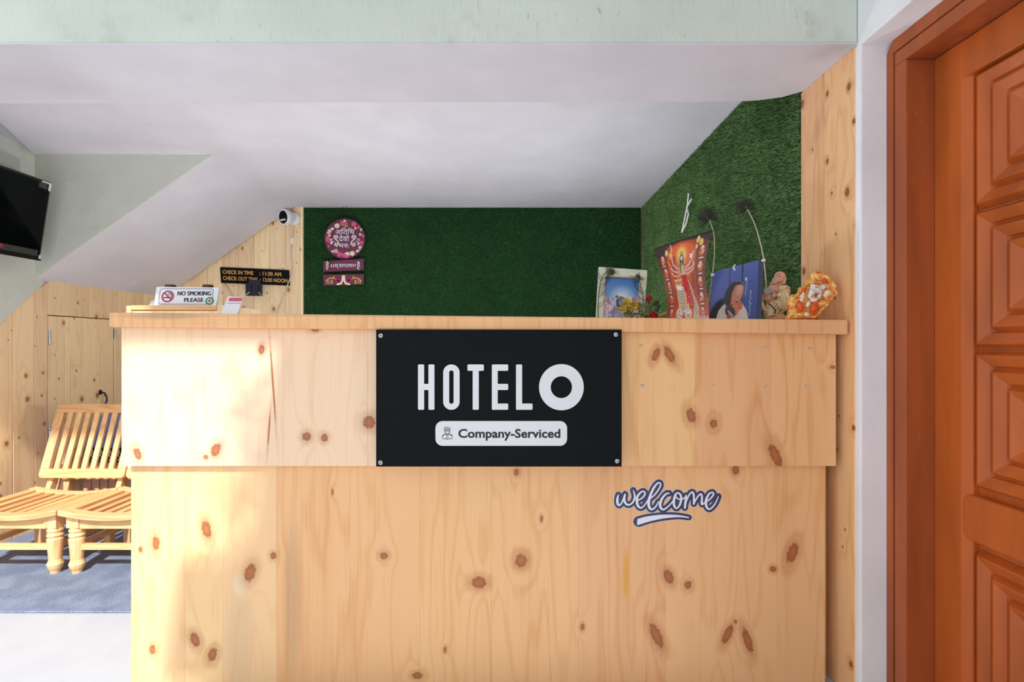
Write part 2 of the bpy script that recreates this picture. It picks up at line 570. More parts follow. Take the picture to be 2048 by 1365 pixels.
# beam over the counter
bp = [(-3.4, YF), (XR, YF), (XR, 1.86), (1.03, 1.905), (0.95, 1.93), (0.86, 1.94), (-3.4, 1.96)]
beam = struct(MB().prism([(x, y, SOF + 0.004) for x, y in bp], (0, 0, 0.55)).build('ceiling_beam', M['green_plaster'], bevel=0.004))
MB().prism([(x, y + (0.001 if y < 1.6 else 0), SOF) for x, y in bp], (0, 0, 0.004)).build('beam_underside', M['soffit'], beam)

# added fill lights, unseen behind the counter, to brighten the low ceiling
M['lamp'], nt_, b_ = new_mat('lamp_glow')
b_.inputs['Base Color'].default_value = (.9, .9, .9, 1)
b_.inputs['Emission Color'].default_value = (.93, .96, 1.0, 1)
b_.inputs['Emission Strength'].default_value = 125.0
M['lamp_case'] = simple('lamp_case', rgb(236, 236, 236), .4)
for i, (xc, yc) in enumerate(((-1.08, 2.85), (0.25, 2.85))):
    tl_ = thing('uplight', (xc, yc, 0.0), ('white uplight standing behind the counter towards the chairs', 'white uplight standing behind the counter towards the statues')[i], 'lamp')
    MB().lathe([(.13, 0), (.13, .015), (.02, .03), (.015, .04), (.015, .66), (.05, .68), (.11, .78), (.105, .78), (.045, .69)], (xc, yc, 0), 24).build('stand', M['lamp_case'], tl_)
    MB().ell((xc, yc, .775), (.085, .085, .07), None, 20).build('bulb', M['lamp'], tl_, smooth=True)

# sloping underside of the stair flight
x0, z0, x1, z1 = -1.80, ZC + 0.012, -2.93, 1.515
slope = MB().prism([(x0, 3.04, z0), (x1, 3.04, z1), (x1, 3.04, z1 + 0.14), (x0 + 0.05, 3.04, z0 + 0.12)], (0, 1.135, 0)).build('ceiling_slope', M['white'], bevel=0.004)
struct(slope)

# pale green wall above the stair edge
o = MB().prism([(XL - 0.05, 3.028, 2.34), (-1.8, 3.028, 2.34), (-1.8, 3.028, z0 + 0.001), (-2.93, 3.028, z1 + 0.001), (XL - 0.05, 3.028, z1 + 0.001)], (0, 0.1, 0)).build('wall_stair', M['wall_green'])
struct(o)

# wall_left: plaster with pine cladding under a diagonal
wl = MB().box(XL - 0.25, XL - 0.018, 1.95, YB + 0.1, 0, 2.35).build('wall_left', M['joint']); struct(wl)
def diag(y):
    return 1.2634 + (y - 2.832) * (1.513 - 1.2634) / (3.088 - 2.832)
MB().prism([(XL - 0.018, 1.95, diag(1.95)), (XL - 0.018, 3.088, diag(3.088)), (XL - 0.018, 3.1, 2.34), (XL - 0.018, 1.95, 2.34)], (0.028, 0, 0)).build('plaster', M['wall_green'], wl)
DT = 1.3175
def ytop(y):
    return min(diag(y), 1.525) - 0.001
edges = [1.955, 2.08, 2.20, 2.325, 2.45, 2.58, 2.71, 2.80, 2.905, 3.036, 3.125]
for a, b_ in zip(edges, edges[1:]):
    MB().prism([(XL - 0.018, a + .0012, 0.0), (XL - 0.018, b_ - .0012, 0.0), (XL - 0.018, b_ - .0012, ytop(b_)), (XL - 0.018, a + .0012, ytop(a))], (0.018, 0, 0)).build('plank', M['pine_left'], wl, bevel=0.0025)
edges = [3.125, 3.168, 3.302, 3.428, 3.55, 3.685, 3.81, 3.935, 4.06, 4.185]
for a, b_ in zip(edges, edges[1:]):
    MB().prism([(XL - 0.018, a + .0012, DT + .006), (XL - 0.018, b_ - .0012, DT + .006), (XL - 0.018, b_ - .0012, 1.56), (XL - 0.018, a + .0012, ytop(a) + (0.035 if a > 3.13 else 0))], (0.018, 0, 0)).build('plank', M['pine_left'], wl, bevel=0.0025)
def cupboard(name, edges, handle_y, hinges):
    root = bpy.data.objects.new(name, None); COL.objects.link(root)
    root.location = (XL, edges[0], 0); WL[root.name] = Vector(root.location)
    struct(root)
    for a, b_ in zip(edges, edges[1:]):
        MB().box(XL - 0.018, XL, a + .0012, b_ - .0012, 0.02, DT).build('plank', M['pine_left'], root, bevel=0.0025)
    for (hy, hz0, hz1) in hinges:
        m = MB()
        m.box(XL, XL + .004, hy - .012, hy + .012, hz0, hz1)
        for k in range(5):
            zz = hz0 + (hz1 - hz0) * k / 5
            m.lathe([(.005, 0.002), (.005, (hz1 - hz0) / 5 - .002)], (XL + .006, hy, zz), 8)
        m.build('hinge', M['metal'], root)
    if handle_y:
        m = MB()
        a, b_ = 1.136 - .096 * 3.52, 1.136 - .122 * 3.52
        m.tube([(XL + .002, handle_y, a + .004), (XL + .03, handle_y, a), (XL + .042, handle_y + .006, a - .03), (XL + .042, handle_y + .006, b_ + .03), (XL + .03, handle_y, b_), (XL + .002, handle_y, b_ - .004)], .006, 8)
        m.box(XL, XL + .004, handle_y - .012, handle_y + .012, a - .012, a + .02)
        m.box(XL, XL + .004, handle_y - .012, handle_y + .012, b_ - .02, b_ + .012)
        m.build('handle', M['dark_metal'], root, smooth=True)
    return root
cupboard('door_2', [3.128, 3.244, 3.370, 3.498, 3.638], 3.52, [(3.132, 1.136, 1.225), (3.132, .52, .62)])
cupboard('door_3', [3.644, 3.77, 3.90, 4.03, 4.15], None, [(3.652, 1.18, 1.25)])

# wall_back with pale cladding
wb = struct(MB().box(XL - 0.1, XR + 0.2, YB + 0.018, YB + 0.25, 0, 2.4).build('wall_back', M['joint']))
xe = [-1.773 - 0.1315 * k for k in range(0, 10)]
for b_, a in zip(xe, xe[1:]):
    MB().box(a + .0012, b_ - .0012, YB, YB + 0.018, 0.0, 2.33).build('plank', M['pine_back'], wb, bevel=0.0025)
o = struct(MB().box(-1.772, -1.751, YB - 0.014, YB + 0.018, 0, 2.318).build('trim_1', M['pine_back'], bevel=0.003))

# wall_right inside the alcove: core, then pine planks at its front end
wr = struct(MB().box(XR + 0.018, XR + 0.3, 1.585, YB + 0.1, 0, 2.6).build('wall_right', M['pillar_white']))
for a, b_ in ((1.583, 1.741), (1.741, 1.880)):
    MB().box(XR, XR + 0.018, a + .001, b_ - .001, 0, SOF + 0.002).build('plank', M['pine_right'], wr, bevel=0.003, seg=2)
# white return beside the door and the wall over it
o = struct(MB().box(XR + 0.003, 1.42, 1.562, 1.62, 0, 2.6).build('wall_return', M['pillar_white'], bevel=0.006, seg=2))
o = struct(MB().box(XR, 1.42, -1.4, 1.575, 2.072, 2.62).build('wall_over_door', M['pillar_white'], bevel=0.005, seg=2))
o = struct(MB().box(1.10, 1.42, -1.4, 0.42, 0, 2.08).build('wall_entry', M['pillar_white']))

# door_1
d1 = bpy.data.objects.new('door_1', None); COL.objects.link(d1); d1.location = (1.26, 1.0, 0); WL[d1.name] = Vector(d1.location); struct(d1)
fr = MB()
fr.box(1.172, 1.31, 1.4885, 1.5325, 0, 1.988)
fr.build('jamb', M['door_frame'], d1, bevel=0.003, seg=2)
rough_edge = [(1.170, 1.570 + random.uniform(-.004, .004), z) for z in np.linspace(0, 2.03, 30)]
MB().prism([(1.1705, 1.5365, 0)] + [tuple(p) for p in rough_edge] + [(1.1705, 1.5365, 2.071)], (0.12, 0, 0)).build('architrave', M['door_frame'], d1)
MB().box(1.178, 1.30, 1.532, 1.537, 0, 2.06).build('groove', M['door_frame'], d1)
MB().box(1.172, 1.31, 0.42, 1.5325, 1.988, 2.030).build('head', M['door_frame'], d1, bevel=0.003, seg=2)
MB().box(1.1705, 1.30, 0.42, 1.5365, 2.033, 2.071).build('architrave', M['door_frame'], d1)
MB().box(1.172, 1.31, 0.42, 0.50, 0, 1.988).build('jamb', M['door_frame'], d1, bevel=0.003, seg=2)
# leaf: stiles, rails, stepped panels
LX = 1.257
leaf = MB().box(LX + 0.026, LX + 0.04, 0.50, 1.4875, 0.008, 1.985).build('door_leaf', M['door'], d1)
def stile(y_out, y_in, s):
    # outer edge, inner edge with a chamfer towards the panels
    pl = [(LX, y_out), (LX, y_in + s * 0.028), (LX + 0.010, y_in + s * 0.002), (LX + 0.03, y_in), (LX + 0.03, y_out)]
    MB().prism([(x, y, 0.008) for x, y in pl], (0, 0, 1.977)).build('stile', M['door'], leaf, bevel=0.0015)
stile(1.4875, 1.372, 1)
stile(0.50, 0.70, -1)
zs = [(1.507, 1.877), (1.1264, 1.5015), (0.743, 1.1196), (0.13, 0.575)]
MB().box(LX + 0.0005, LX + 0.03, 0.70, 1.40, 1.880, 1.985).build('rail', M['door'], leaf, bevel=0.003)
def rail_lock():
    n = 8
    y1, r = 1.398, 0.028
    za, zb = 0.597, 0.724
    pl = [(y1 - r + r * math.sin(t), zb - r + r * math.cos(t)) for t in np.linspace(0, math.pi / 2, n)]
    pl += [(y1 - r + r * math.cos(t), za + r - r * math.sin(t)) for t in np.linspace(0, math.pi / 2, n)]
    pl += [(0.70, za), (0.70, zb)]
    MB().prism([(LX + 0.0005, y, z) for y, z in pl], (0.03, 0, 0)).build('rail', M['door'], leaf, bevel=0.006, seg=2)
rail_lock()
MB().box(LX + 0.0005, LX + 0.03, 0.70, 1.40, 0.008, 0.118).build('rail', M['door'], leaf, bevel=0.003)
for (za, zb) in zs:
    m = MB()
    ya, yb = 0.705, 1.3695
    w = 0.0445
    prof = []
    for k in range(4):
        base = k * w
        prof += [(base, 0.022), (base + 0.002, 0.022), (base + 0.012, 0.004), (base + 0.016, 0.003), (base + 0.040, 0.015)]
    prof += [(4 * w, 0.022), (4 * w + 0.001, 0.018)]
    lim = min(zb - za, yb - ya) / 2 - 0.003
    prof = [p for p in prof if p[0] < lim]
    vs, fs = [], []
    for (i, x) in prof:
        vs += [(LX + x, ya + i, za + i), (LX + x, yb - i, za + i), (LX + x, yb - i, zb - i), (LX + x, ya + i, zb - i)]
    for j in range(len(prof) - 1):
        for k in range(4):
            k2 = (k + 1) % 4
            fs.append((j * 4 + k, j * 4 + k2, (j + 1) * 4 + k2, (j + 1) * 4 + k))
    fs.append(tuple((len(prof) - 1) * 4 + k for k in range(4)))
    m.add(vs, fs).build('panel', M['door'], leaf)

# ------------------------------------------------------------------ turf sheets
def blades(name, mat, parent, origin, U, V, N, wu, wv, dens, length, width, keep=None):
    n = int(wu * wv * dens)
    u = rng.random(n) * wu
    v = rng.random(n) * wv
    O = np.array(origin); U = np.array(U, float); V = np.array(V, float); N = np.array(N, float)
    base = O + u[:, None] * U + v[:, None] * V
    if keep is not None:
        base = base[keep(base)]
        n = len(base)
    ang = rng.random(n) * 2 * np.pi
    side = np.cos(ang)[:, None] * U + np.sin(ang)[:, None] * V
    lean = rng.normal(0, 0.5, n)[:, None] * U + (rng.normal(-0.45, 0.45, n))[:, None] * V
    L = (length * (0.6 + 0.8 * rng.random(n)))[:, None]
    dirv = N + lean
    dirv /= np.linalg.norm(dirv, axis=1)[:, None]
    tip = base + dirv * L
    a = base - side * width / 2
    b_ = base + side * width / 2
    off = np.array(WL[parent.name])
    co = np.stack([a, b_, tip], 1).reshape(-1, 3) - off
    me = bpy.data.meshes.new(name)
    me.vertices.add(3 * n)
    me.vertices.foreach_set('co', co.ravel())
    me.loops.add(3 * n)
    me.loops.foreach_set('vertex_index', np.arange(3 * n, dtype=np.int32))
    me.polygons.add(n)
    me.polygons.foreach_set('loop_start', np.arange(0, 3 * n, 3, dtype=np.int32))
    me.update(calc_edges=True)
    me.materials.append(mat)
    ob = bpy.data.objects.new(name, me)
    COL.objects.link(ob)
    ob.parent = parent
    ob['kind'] = 'stuff'
    return ob
tb = thing('turf_sheet', (-0.33, YB, 0.95), 'dark green artificial turf sheet covering the end wall beside the pale pine cladding', 'artificial turf')
MB().box(-1.749, XR - 0.004, YB + 0.006, YB + 0.0175, 0.95, ZC + 0.012).build('backing', M['turf_base'], tb)
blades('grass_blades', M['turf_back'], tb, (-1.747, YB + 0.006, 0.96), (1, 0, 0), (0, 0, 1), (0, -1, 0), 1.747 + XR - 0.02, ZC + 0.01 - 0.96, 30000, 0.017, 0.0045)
ts = thing('turf_sheet', (XR, 3.0, 0.95), 'lighter green artificial turf sheet on the side wall behind the statues', 'artificial turf')
MB().box(XR + 0.006, XR + 0.0175, 1.882, YB, 0.95, ZC).build('backing', M['turf_base'], ts)
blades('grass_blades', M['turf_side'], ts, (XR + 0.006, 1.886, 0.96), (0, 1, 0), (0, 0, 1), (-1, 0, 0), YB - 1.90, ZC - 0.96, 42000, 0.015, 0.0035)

# ------------------------------------------------------------------ reception counter
def ztop(X):
    return 1.240 + (X + 1.291) / (1.077 + 1.291) * (1.216 - 1.240)
rc = thing('reception_counter', (-0.1, 1.85, 0), 'long pine reception counter with an overhanging upper panel and thick top', 'counter')
XA, XB = -1.291, 1.077
tk = 0.047
MB().prism([(XA, 1.600, ztop(XA) - tk), (XB, 1.600, ztop(XB) - tk), (XB, 1.600, ztop(XB)), (XA, 1.600, ztop(XA))], (0, 0.50, 0)).build('countertop', M['counter_top'], rc, bevel=0.006, seg=3)
def pxX(x, Y):
    return (x - CX) / F * Y
def pz(y, Y):
    return EYE + (HY - y) / F * Y
up = MB().box(pxX(247, 1.655), pxX(1668, 1.655), 1.653, 1.658, 0.745, 1.165).build('upper_panel', M['joint'], rc)
for a, b_ in zip([243, 405, 567, 735, 905, 1075, 1235, 1390, 1541], [405, 567, 735, 905, 1075, 1235, 1390, 1541, 1672]):
    xa, xb = pxX(a, 1.635), pxX(b_, 1.635)
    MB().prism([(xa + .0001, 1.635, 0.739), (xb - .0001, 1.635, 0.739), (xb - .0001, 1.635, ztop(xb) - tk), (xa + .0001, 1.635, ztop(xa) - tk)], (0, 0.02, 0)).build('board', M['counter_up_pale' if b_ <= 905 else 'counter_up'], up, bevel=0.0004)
lo = MB().box(pxX(266, 1.68), pxX(1646, 1.68), 1.680, 1.686, 0.03, 0.78).build('lower_panel', M['joint'], rc)
le = [262, 371, 446, 553, 700, 840, 983, 1157, 1331, 1505, 1650]
for a, b_ in zip(le, le[1:]):
    xa, xb = pxX(a, 1.66), pxX(b_, 1.66)
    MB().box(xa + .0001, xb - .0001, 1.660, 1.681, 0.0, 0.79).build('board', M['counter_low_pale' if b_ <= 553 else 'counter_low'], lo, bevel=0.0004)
MB().box(XA + 0.045, XA + 0.065, 1.688, 2.08, 0, 1.19).build('side_panel', M['pine_left'], rc)
MB().box(XB - 0.060, XB - 0.040, 1.688, 2.08, 0, 1.165).build('side_panel', M['pine_right'], rc)
MB().box(1.043, 1.066, 1.695, 1.715, 0, 1.16).build('end_batten', M['pine_right'], rc, bevel=0.002)
M['residue'] = simple('tape_residue', rgb(206, 178, 150), 0.6, vary=0.35, vscale=160)
for (x, y) in [(1280, 690), (1429, 690), (1532, 695), (1621, 698), (1285, 771), (1425, 771), (1532, 775), (1609, 772)]:
    c = P(x, y, 1.635)
    n = 9
    pl = [(c.x + math.cos(2 * math.pi * k / n) * random.uniform(.005, .011), 1.6347, c.z + math.sin(2 * math.pi * k / n) * random.uniform(.004, .008)) for k in range(n)]
    MB().prism(pl, (0, 0.0004, 0)).build('tape_residue', M['residue'], rc)

# ------------------------------------------------------------------ writing helpers
class Plane:
    """maps pixel-like 2D coordinates to a flat surface in the scene"""
    def __init__(self, O, R, U):
        self.O, self.R, self.U = Vector(O), Vector(R), Vector(U)
        self.N = self.R.normalized().cross(self.U.normalized())
    def at(self, x, y, d=0.0):
        return self.O + self.R * x + self.U * y + self.N * d

def text_mesh(body, bold=0.0, res=4, shear=0.0):
    c = bpy.data.curves.new('t', 'FONT')
    c.body = body
    c.offset = bold
    c.resolution_u = res
    c.shear = shear
    o = bpy.data.objects.new('t', c)
    COL.objects.link(o)
    bpy.context.view_layer.update()
    me = bpy.data.meshes.new_from_object(o.evaluated_get(bpy.context.evaluated_depsgraph_get()))
    vs = [v.co.copy() for v in me.vertices]
    fs = [tuple(p.vertices) for p in me.polygons]
    bpy.data.objects.remove(o)
    bpy.data.curves.remove(c)
    bpy.data.meshes.remove(me)
    return vs, fs

def put_text(mb, pl, body, x0, x1, yb, cap, d, bold=0.0, shear=0.0):
    """text from x0 to x1 on baseline yb with cap height cap (plane units)"""
    vs, fs = text_mesh(body, bold, 3, shear)
    ref, _ = text_mesh('H', bold, 1)
    h = max(v.y for v in ref)
    a, b_ = min(v.x for v in vs), max(v.x for v in vs)
    mb.add([pl.at(x0 + (v.x - a) / (b_ - a) * (x1 - x0), yb + v.y / h * cap, d) for v in vs], fs)

DOME = 0.0005
def ribbon(mb, pl, pts, w, d, close=False, k=8, caps=True):
    """low domed stroke: pts (x, y[, w])"""
    s = spline([(p[0], p[1], (p[2] if len(p) > 2 else 1.0)) for p in pts], k) if k > 1 else [np.array((p[0], p[1], (p[2] if len(p) > 2 else 1.0))) for p in pts]
    n = len(s)
    vs, fs = [], []
    for i in range(n):
        t = s[min(i + 1, n - 1)][:2] - s[max(i - 1, 0)][:2]
        L = np.hypot(*t) or 1
        nx, ny = -t[1] / L, t[0] / L
        hw = w * s[i][2] / 2
        vs += [pl.at(s[i][0] + nx * hw, s[i][1] + ny * hw, d), pl.at(s[i][0], s[i][1], d + DOME), pl.at(s[i][0] - nx * hw, s[i][1] - ny * hw, d)]
        if i:
            j = 3 * i
            fs += [(j - 3, j - 2, j + 1, j), (j - 2, j - 1, j + 2, j + 1)]
    mb.add(vs, fs)
    if caps:
        for e in (s[0], s[-1]):
            r = w * e[2] / 2
            mb.add([pl.at(e[0], e[1], d + DOME * .98)] + [pl.at(e[0] + r * math.cos(2 * math.pi * q / 14), e[1] + r * math.sin(2 * math.pi * q / 14), d) for q in range(14)], [(0, 1 + q, 1 + (q + 1) % 14) for q in range(14)])

def disc(mb, pl, x, y, rx, ry, d, n=16):
    mb.add([pl.at(x + rx * math.cos(2 * math.pi * k / n), y + ry * math.sin(2 * math.pi * k / n), d) for k in range(n)], [tuple(range(n))])

def ring(mb, pl, x, y, rx, ry, ix, iy, d0, d1, n=48):
    vs, fs = [], []
    for k in range(n):
        c, s_ = math.cos(2 * math.pi * k / n), math.sin(2 * math.pi * k / n)
        vs += [pl.at(x + rx * c, y + ry * s_, d1), pl.at(x + ix * c, y + iy * s_, d1), pl.at(x + rx * c, y + ry * s_, d0), pl.at(x + ix * c, y + iy * s_, d0)]
    for k in range(n):
        a, b_ = 4 * k, 4 * ((k + 1) % n)
        fs += [(a, b_, b_ + 1, a + 1), (a + 2, b_ + 2, b_, a), (a + 1, b_ + 1, b_ + 3, a + 3), (a + 3, b_ + 3, b_ + 2, a + 2)]
    mb.add(vs, fs)

def rrect(x0, y0, x1, y1, r, n=6):
    x0, x1 = min(x0, x1), max(x0, x1)
    y0, y1 = min(y0, y1), max(y0, y1)
    out = []
    for (cx_, cy_, a0) in ((x1 - r, y1 - r, 0), (x0 + r, y1 - r, 90), (x0 + r, y0 + r, 180), (x1 - r, y0 + r, 270)):
        for k in range(n + 1):
            a = math.radians(a0 + 90 * k / n)
            out.append((cx_ + r * math.cos(a), cy_ + r * math.sin(a)))
    return out

def plate(mb, pl, pts, d0, d1):
    mb.prism([pl.at(x, y, d0) for x, y in pts], pl.N * (d1 - d0))

# ------------------------------------------------------------------ hotel sign on the counter front
YS = 1.590
hs = thing('hotel_sign', tuple(P(997, 933, YS)), 'large black rectangular sign with pale HOTEL O lettering on the counter front', 'sign')
pS = Plane(P(0, 0, YS), (YS / F, 0, 0), (0, 0, -YS / F))   # pixel units, y down
pS.N = Vector((0, -1, 0))
m = MB(); plate(m, pS, rrect(752, 659.5, 1243.5, 934, 1.5), -0.006, 0); m.build('panel', M['black_gloss'], hs, bevel=0.001)
Z5 = lambda u, v: (740 + u / 3.938, 640 + v / 3.938)
def letter(bars):
    m = MB()
    for q, (a, b_, c, d) in enumerate(bars):
        p0, p1 = Z5(a, b_), Z5(c, d)
        plate(m, pS, rrect(p0[0], p0[1], p1[0], p1[1], 2.2), -.001 + .0001 * q, 0.002 - 0.0002 * q)
    m.build('letter', M['letter_white'], hs)
letter([(379, 352, 427, 709), (461, 352, 508, 709), (415, 505, 473, 553)])
m = MB()
vs, fs = [], []
po = rrect(*Z5(577, 352), *Z5(706, 709), 64 / 3.938, 12)
pi_ = rrect(*Z5(624, 399), *Z5(659, 662), 17.4 / 3.938, 12)
n = len(po)
for (ax_, ay), (bx, by) in zip(po, pi_):
    vs += [pS.at(ax_, ay, .002), pS.at(bx, by, .002), pS.at(ax_, ay, 0), pS.at(bx, by, 0)]
for k in range(n):
    a, b_ = 4 * k, 4 * ((k + 1) % n)
    fs += [(a, b_, b_ + 1, a + 1), (a + 2, b_ + 2, b_, a), (a + 1, b_ + 1, b_ + 3, a + 3)]
m.add(vs, fs).build('letter', M['letter_white'], hs)
letter([(768, 352, 897, 402), (809, 360, 857, 709)])
letter([(960, 352, 1006, 709), (960, 352, 1088, 402), (960, 505, 1088, 553), (960, 660, 1088, 709)])
letter([(1150, 352, 1198, 709), (1150, 660, 1280, 709)])
m = MB(); cx_, cy_ = Z5(1507, 531); ring(m, pS, cx_, cy_, 176 / 3.938, 182 / 3.938, 84 / 3.938, 86 / 3.938, 0, .002); m.build('letter', M['letter_white'], hs)
m = MB(); plate(m, pS, rrect(*Z5(516, 798), *Z5(1552, 993), 56 / 3.938, 8), 0, 0.0015)
badge = m.build('badge', M['letter_white'], hs)
Z3 = lambda u, v: (860 + u / 7.062, 830 + v / 7.062)
pT = Plane(pS.O, pS.R, -pS.U); pT.N = pS.N
m = MB(); a = Z3(400, 322); b_ = Z3(1840, 322)
put_text(m, pT, 'Company-Serviced', a[0], b_[0], -a[1], 121 / 7.062, 0.0019, 0.026)
m.build('lettering', M['ink'], badge)
m = MB()
def ic(pts, w=8, k=1):
    ribbon(m, pS, [Z3(*p) for p in pts], w / 7.062, 0.0019, k=k)
ic([(205, 185), (245, 178), (283, 185), (283, 230), (205, 230), (205, 185)])
ic([(207, 203), (245, 198), (282, 203)], 7); ic([(207, 218), (245, 214), (282, 218)], 7)
ic([(210, 230), (214, 252), (245, 272), (276, 252), (280, 230)], 8, 6)
ic([(225, 262), (220, 275), (185, 290), (177, 305), (175, 337), (245, 344), (315, 337), (313, 305), (305, 290), (268, 275), (264, 262)])
ic([(222, 275), (245, 288), (268, 275)], 7); ic([(238, 288), (238, 342)], 7)
ic([(180, 296), (200, 282)], 14); ic([(310, 296), (290, 282)], 14)
for q in ((256, 297), (256, 322)):
    x, y = Z3(*q); disc(m, pS, x, y, .8, .8, .0024)
m.build('porter_logo', M['ink'], badge)
for (x, y) in ((762, 672), (1231.5, 670), (761.5, 925.5), (1234, 922.5)):
    c = P(x, y, YS)
    m = MB()
    m.lathe([(.0078, 0), (.0078, .003), (.006, .0055), (.003, .006)], c, 16, 'Y')
    sc_ = m.build('screw', M['metal'], hs, smooth=False)
    m = MB()
    for a in (0.3, 0.3 + math.pi / 2):
        dx, dz = math.cos(a), math.sin(a)
        m.obox(c + Vector((-dx * .005 - dz * .0009, -.0064, -dz * .005 + dx * .0009)), (dx * .01, 0, dz * .01), (dz * .0018, 0, -dx * .0018), (0, .001, 0))
    m.build('slot', M['dark_metal'], sc_)

# ------------------------------------------------------------------ welcome sticker
ws = thing('welcome_sticker', tuple(P(1334, 1056, 1.6595)), 'white handwritten welcome sticker with navy outline and underline on lower counter panel', 'sticker')
YW = 1.66
pW = Plane(P(1215, 940, YW) , (YW / F / 8.533, 0, 0), (0, 0, -YW / F / 8.533)); pW.N = Vector((0, -1, 0))
strokes = [
    [(183, 430, .6), (168, 500, 1.2), (172, 580, 1.25), (205, 605, .9), (250, 545, .8), (296, 420, .8)],
    [(300, 420, .8), (285, 510, 1.2), (310, 575, 1.1), (360, 600, .9), (425, 560, .9), (462, 480, 1.0), (458, 410, .8), (436, 352, .4)],
    [(520, 520, .7), (590, 480, .8), (640, 410, .9), (608, 368, .8), (545, 405, 1.0), (500, 490, 1.3), (512, 600, 1.3), (562, 650, .9), (625, 610, .7), (700, 500, .6)],
    [(700, 510, .6), (800, 430, .8), (885, 310, .8), (903, 245, .8), (866, 222, .8), (800, 290, 1.1), (740, 410, 1.3), (702, 540, 1.5), (712, 640, 1.4), (755, 675, 1.0), (815, 635, .8), (868, 545, .6)],
    [(1050, 402, .6), (1000, 410, .9), (930, 490, 1.2), (895, 590, 1.4), (915, 660, 1.2), (965, 675, .9), (1050, 610, .7), (1135, 510, .6)],
    [(1185, 395, .8), (1150, 440, 1.1), (1128, 560, 1.3), (1150, 640, 1.0), (1190, 652, .8), (1238, 580, 1.1), (1255, 470, 1.1), (1225, 405, .9), (1180, 395, .8)],
    [(1150, 425, .7), (1185, 485, .7), (1265, 505, .7), (1335, 455, .6)],
    [(1340, 440, .8), (1330, 540, 1.2), (1318, 650, 1.0)],
    [(1330, 570, .7), (1385, 440, .8), (1440, 382, .9), (1470, 430, 1.0), (1472, 580, 1.1)],
    [(1475, 570, .7), (1530, 470, .8), (1585, 415, .9), (1610, 460, 1.0), (1606, 585, 1.1), (1650, 560, .6)],
    [(1665, 560, .7), (1745, 500, .8), (1805, 425, .9), (1785, 385, .8), (1725, 420, 1.0), (1680, 520, 1.3), (1685, 625, 1.3), (1735, 672, .9), (1805, 620, .8), (1855, 540, .7), (1890, 455, .4)],
]
topc = [(508, 850), (530, 832), (700, 790), (950, 765), (1200, 772), (1385, 805)]
botc = [(1390, 825), (1200, 808), (950, 832), (720, 880), (530, 938), (502, 946)]
for (nm, mat, grow, d) in (('edge', 'sticker_white', 104, .0002), ('outline', 'navy', 90, .0009)):
    m = MB()
    for s_ in strokes:
        ribbon(m, pW, [(a, b_, 1.0) for (a, b_, c) in s_], 24 + grow, d)
    mid = [((a[0] + b_[0]) / 2, (a[1] + b_[1]) / 2, (abs(a[1] - b_[1]) + grow * .9) / 100) for a, b_ in list(zip(topc, botc[::-1]))[1:]]
    ribbon(m, pW, mid, 100, d)
    m.build(nm, M[mat], ws)
m = MB()
for s_ in strokes:
    ribbon(m, pW, s_, 32, .0016)
m.build('lettering', M['sticker_white'], ws)
m = MB()
m.add([pW.at(x, y, .0017) for x, y in [tuple(p) for p in spline(topc, 6)] + [tuple(p) for p in spline(botc, 6)]], [tuple(range(62))])
m.build('underline', M['sticker_white'], ws)

# ------------------------------------------------------------------ prints: painted on fine grids
class Canvas:
    def __init__(self, w, h, col):
        self.w, self.h = w, h
        self.a = np.zeros((h, w, 3)) + np.array(col, float)
        self.X, self.Y = np.meshgrid((np.arange(w) + .5) / w, (np.arange(h) + .5) / h)   # y down, 0..1
        self.asp = h / w
    def put(self, mask, col):
        mask = np.clip(mask, 0, 1)[..., None]
        self.a = self.a * (1 - mask) + np.array(col, float) * mask
    def ell(self, x, y, rx, ry, col, rot=0, alpha=1.0, soft=0.12):
        c, s_ = math.cos(math.radians(rot)), math.sin(math.radians(rot))
        dx, dy = self.X - x, (self.Y - y) * self.asp
        ry = ry * self.asp
        q = np.sqrt(((dx * c + dy * s_) / rx) ** 2 + ((-dx * s_ + dy * c) / ry) ** 2)
        self.put(alpha * np.clip((1 + soft - q) / (2 * soft), 0, 1), col)
    def line(self, pts, w, col, alpha=1.0):
        d = np.full(self.X.shape, 9.0)
        for (ax_, ay), (bx, by) in zip(pts, pts[1:]):
            ex, ey = bx - ax_, (by - ay) * self.asp
            L = ex * ex + ey * ey or 1e-9
            px, py = self.X - ax_, (self.Y - ay) * self.asp
            t = np.clip((px * ex + py * ey) / L, 0, 1)
            d = np.minimum(d, np.hypot(px - t * ex, py - t * ey))
        self.put(alpha * np.clip((w / 2 - d) * self.w * 0.8 + .5, 0, 1), col)
    def poly(self, pts, col, alpha=1.0):
        ins = np.zeros(self.X.shape, bool)
        n = len(pts)
        for i in range(n):
            (x1_, y1_), (x2_, y2_) = pts[i], pts[(i + 1) % n]
            c = ((y1_ > self.Y) != (y2_ > self.Y)) & (self.X < (x2_ - x1_) * (self.Y - y1_) / ((y2_ - y1_) or 1e-9) + x1_)
            ins ^= c
        self.put(alpha * ins, col)
    def grad(self, c0, c1):
        t = self.Y[..., None]
        self.a = np.array(c0, float) * (1 - t) + np.array(c1, float) * t
    def noise(self, n, box, rmin, rmax, cols, alpha=.9):
        for _ in range(n):
            self.ell(rng.uniform(box[0], box[2]), rng.uniform(box[1], box[3]), rng.uniform(rmin, rmax), rng.uniform(rmin, rmax) / self.asp, cols[rng.integers(len(cols))], rng.uniform(0, 180), alpha, .3)

def s2l(a):
    a = np.clip(a, 0, 255) / 255
    return np.where(a <= .04045, a / 12.92, ((a + .055) / 1.055) ** 2.4)

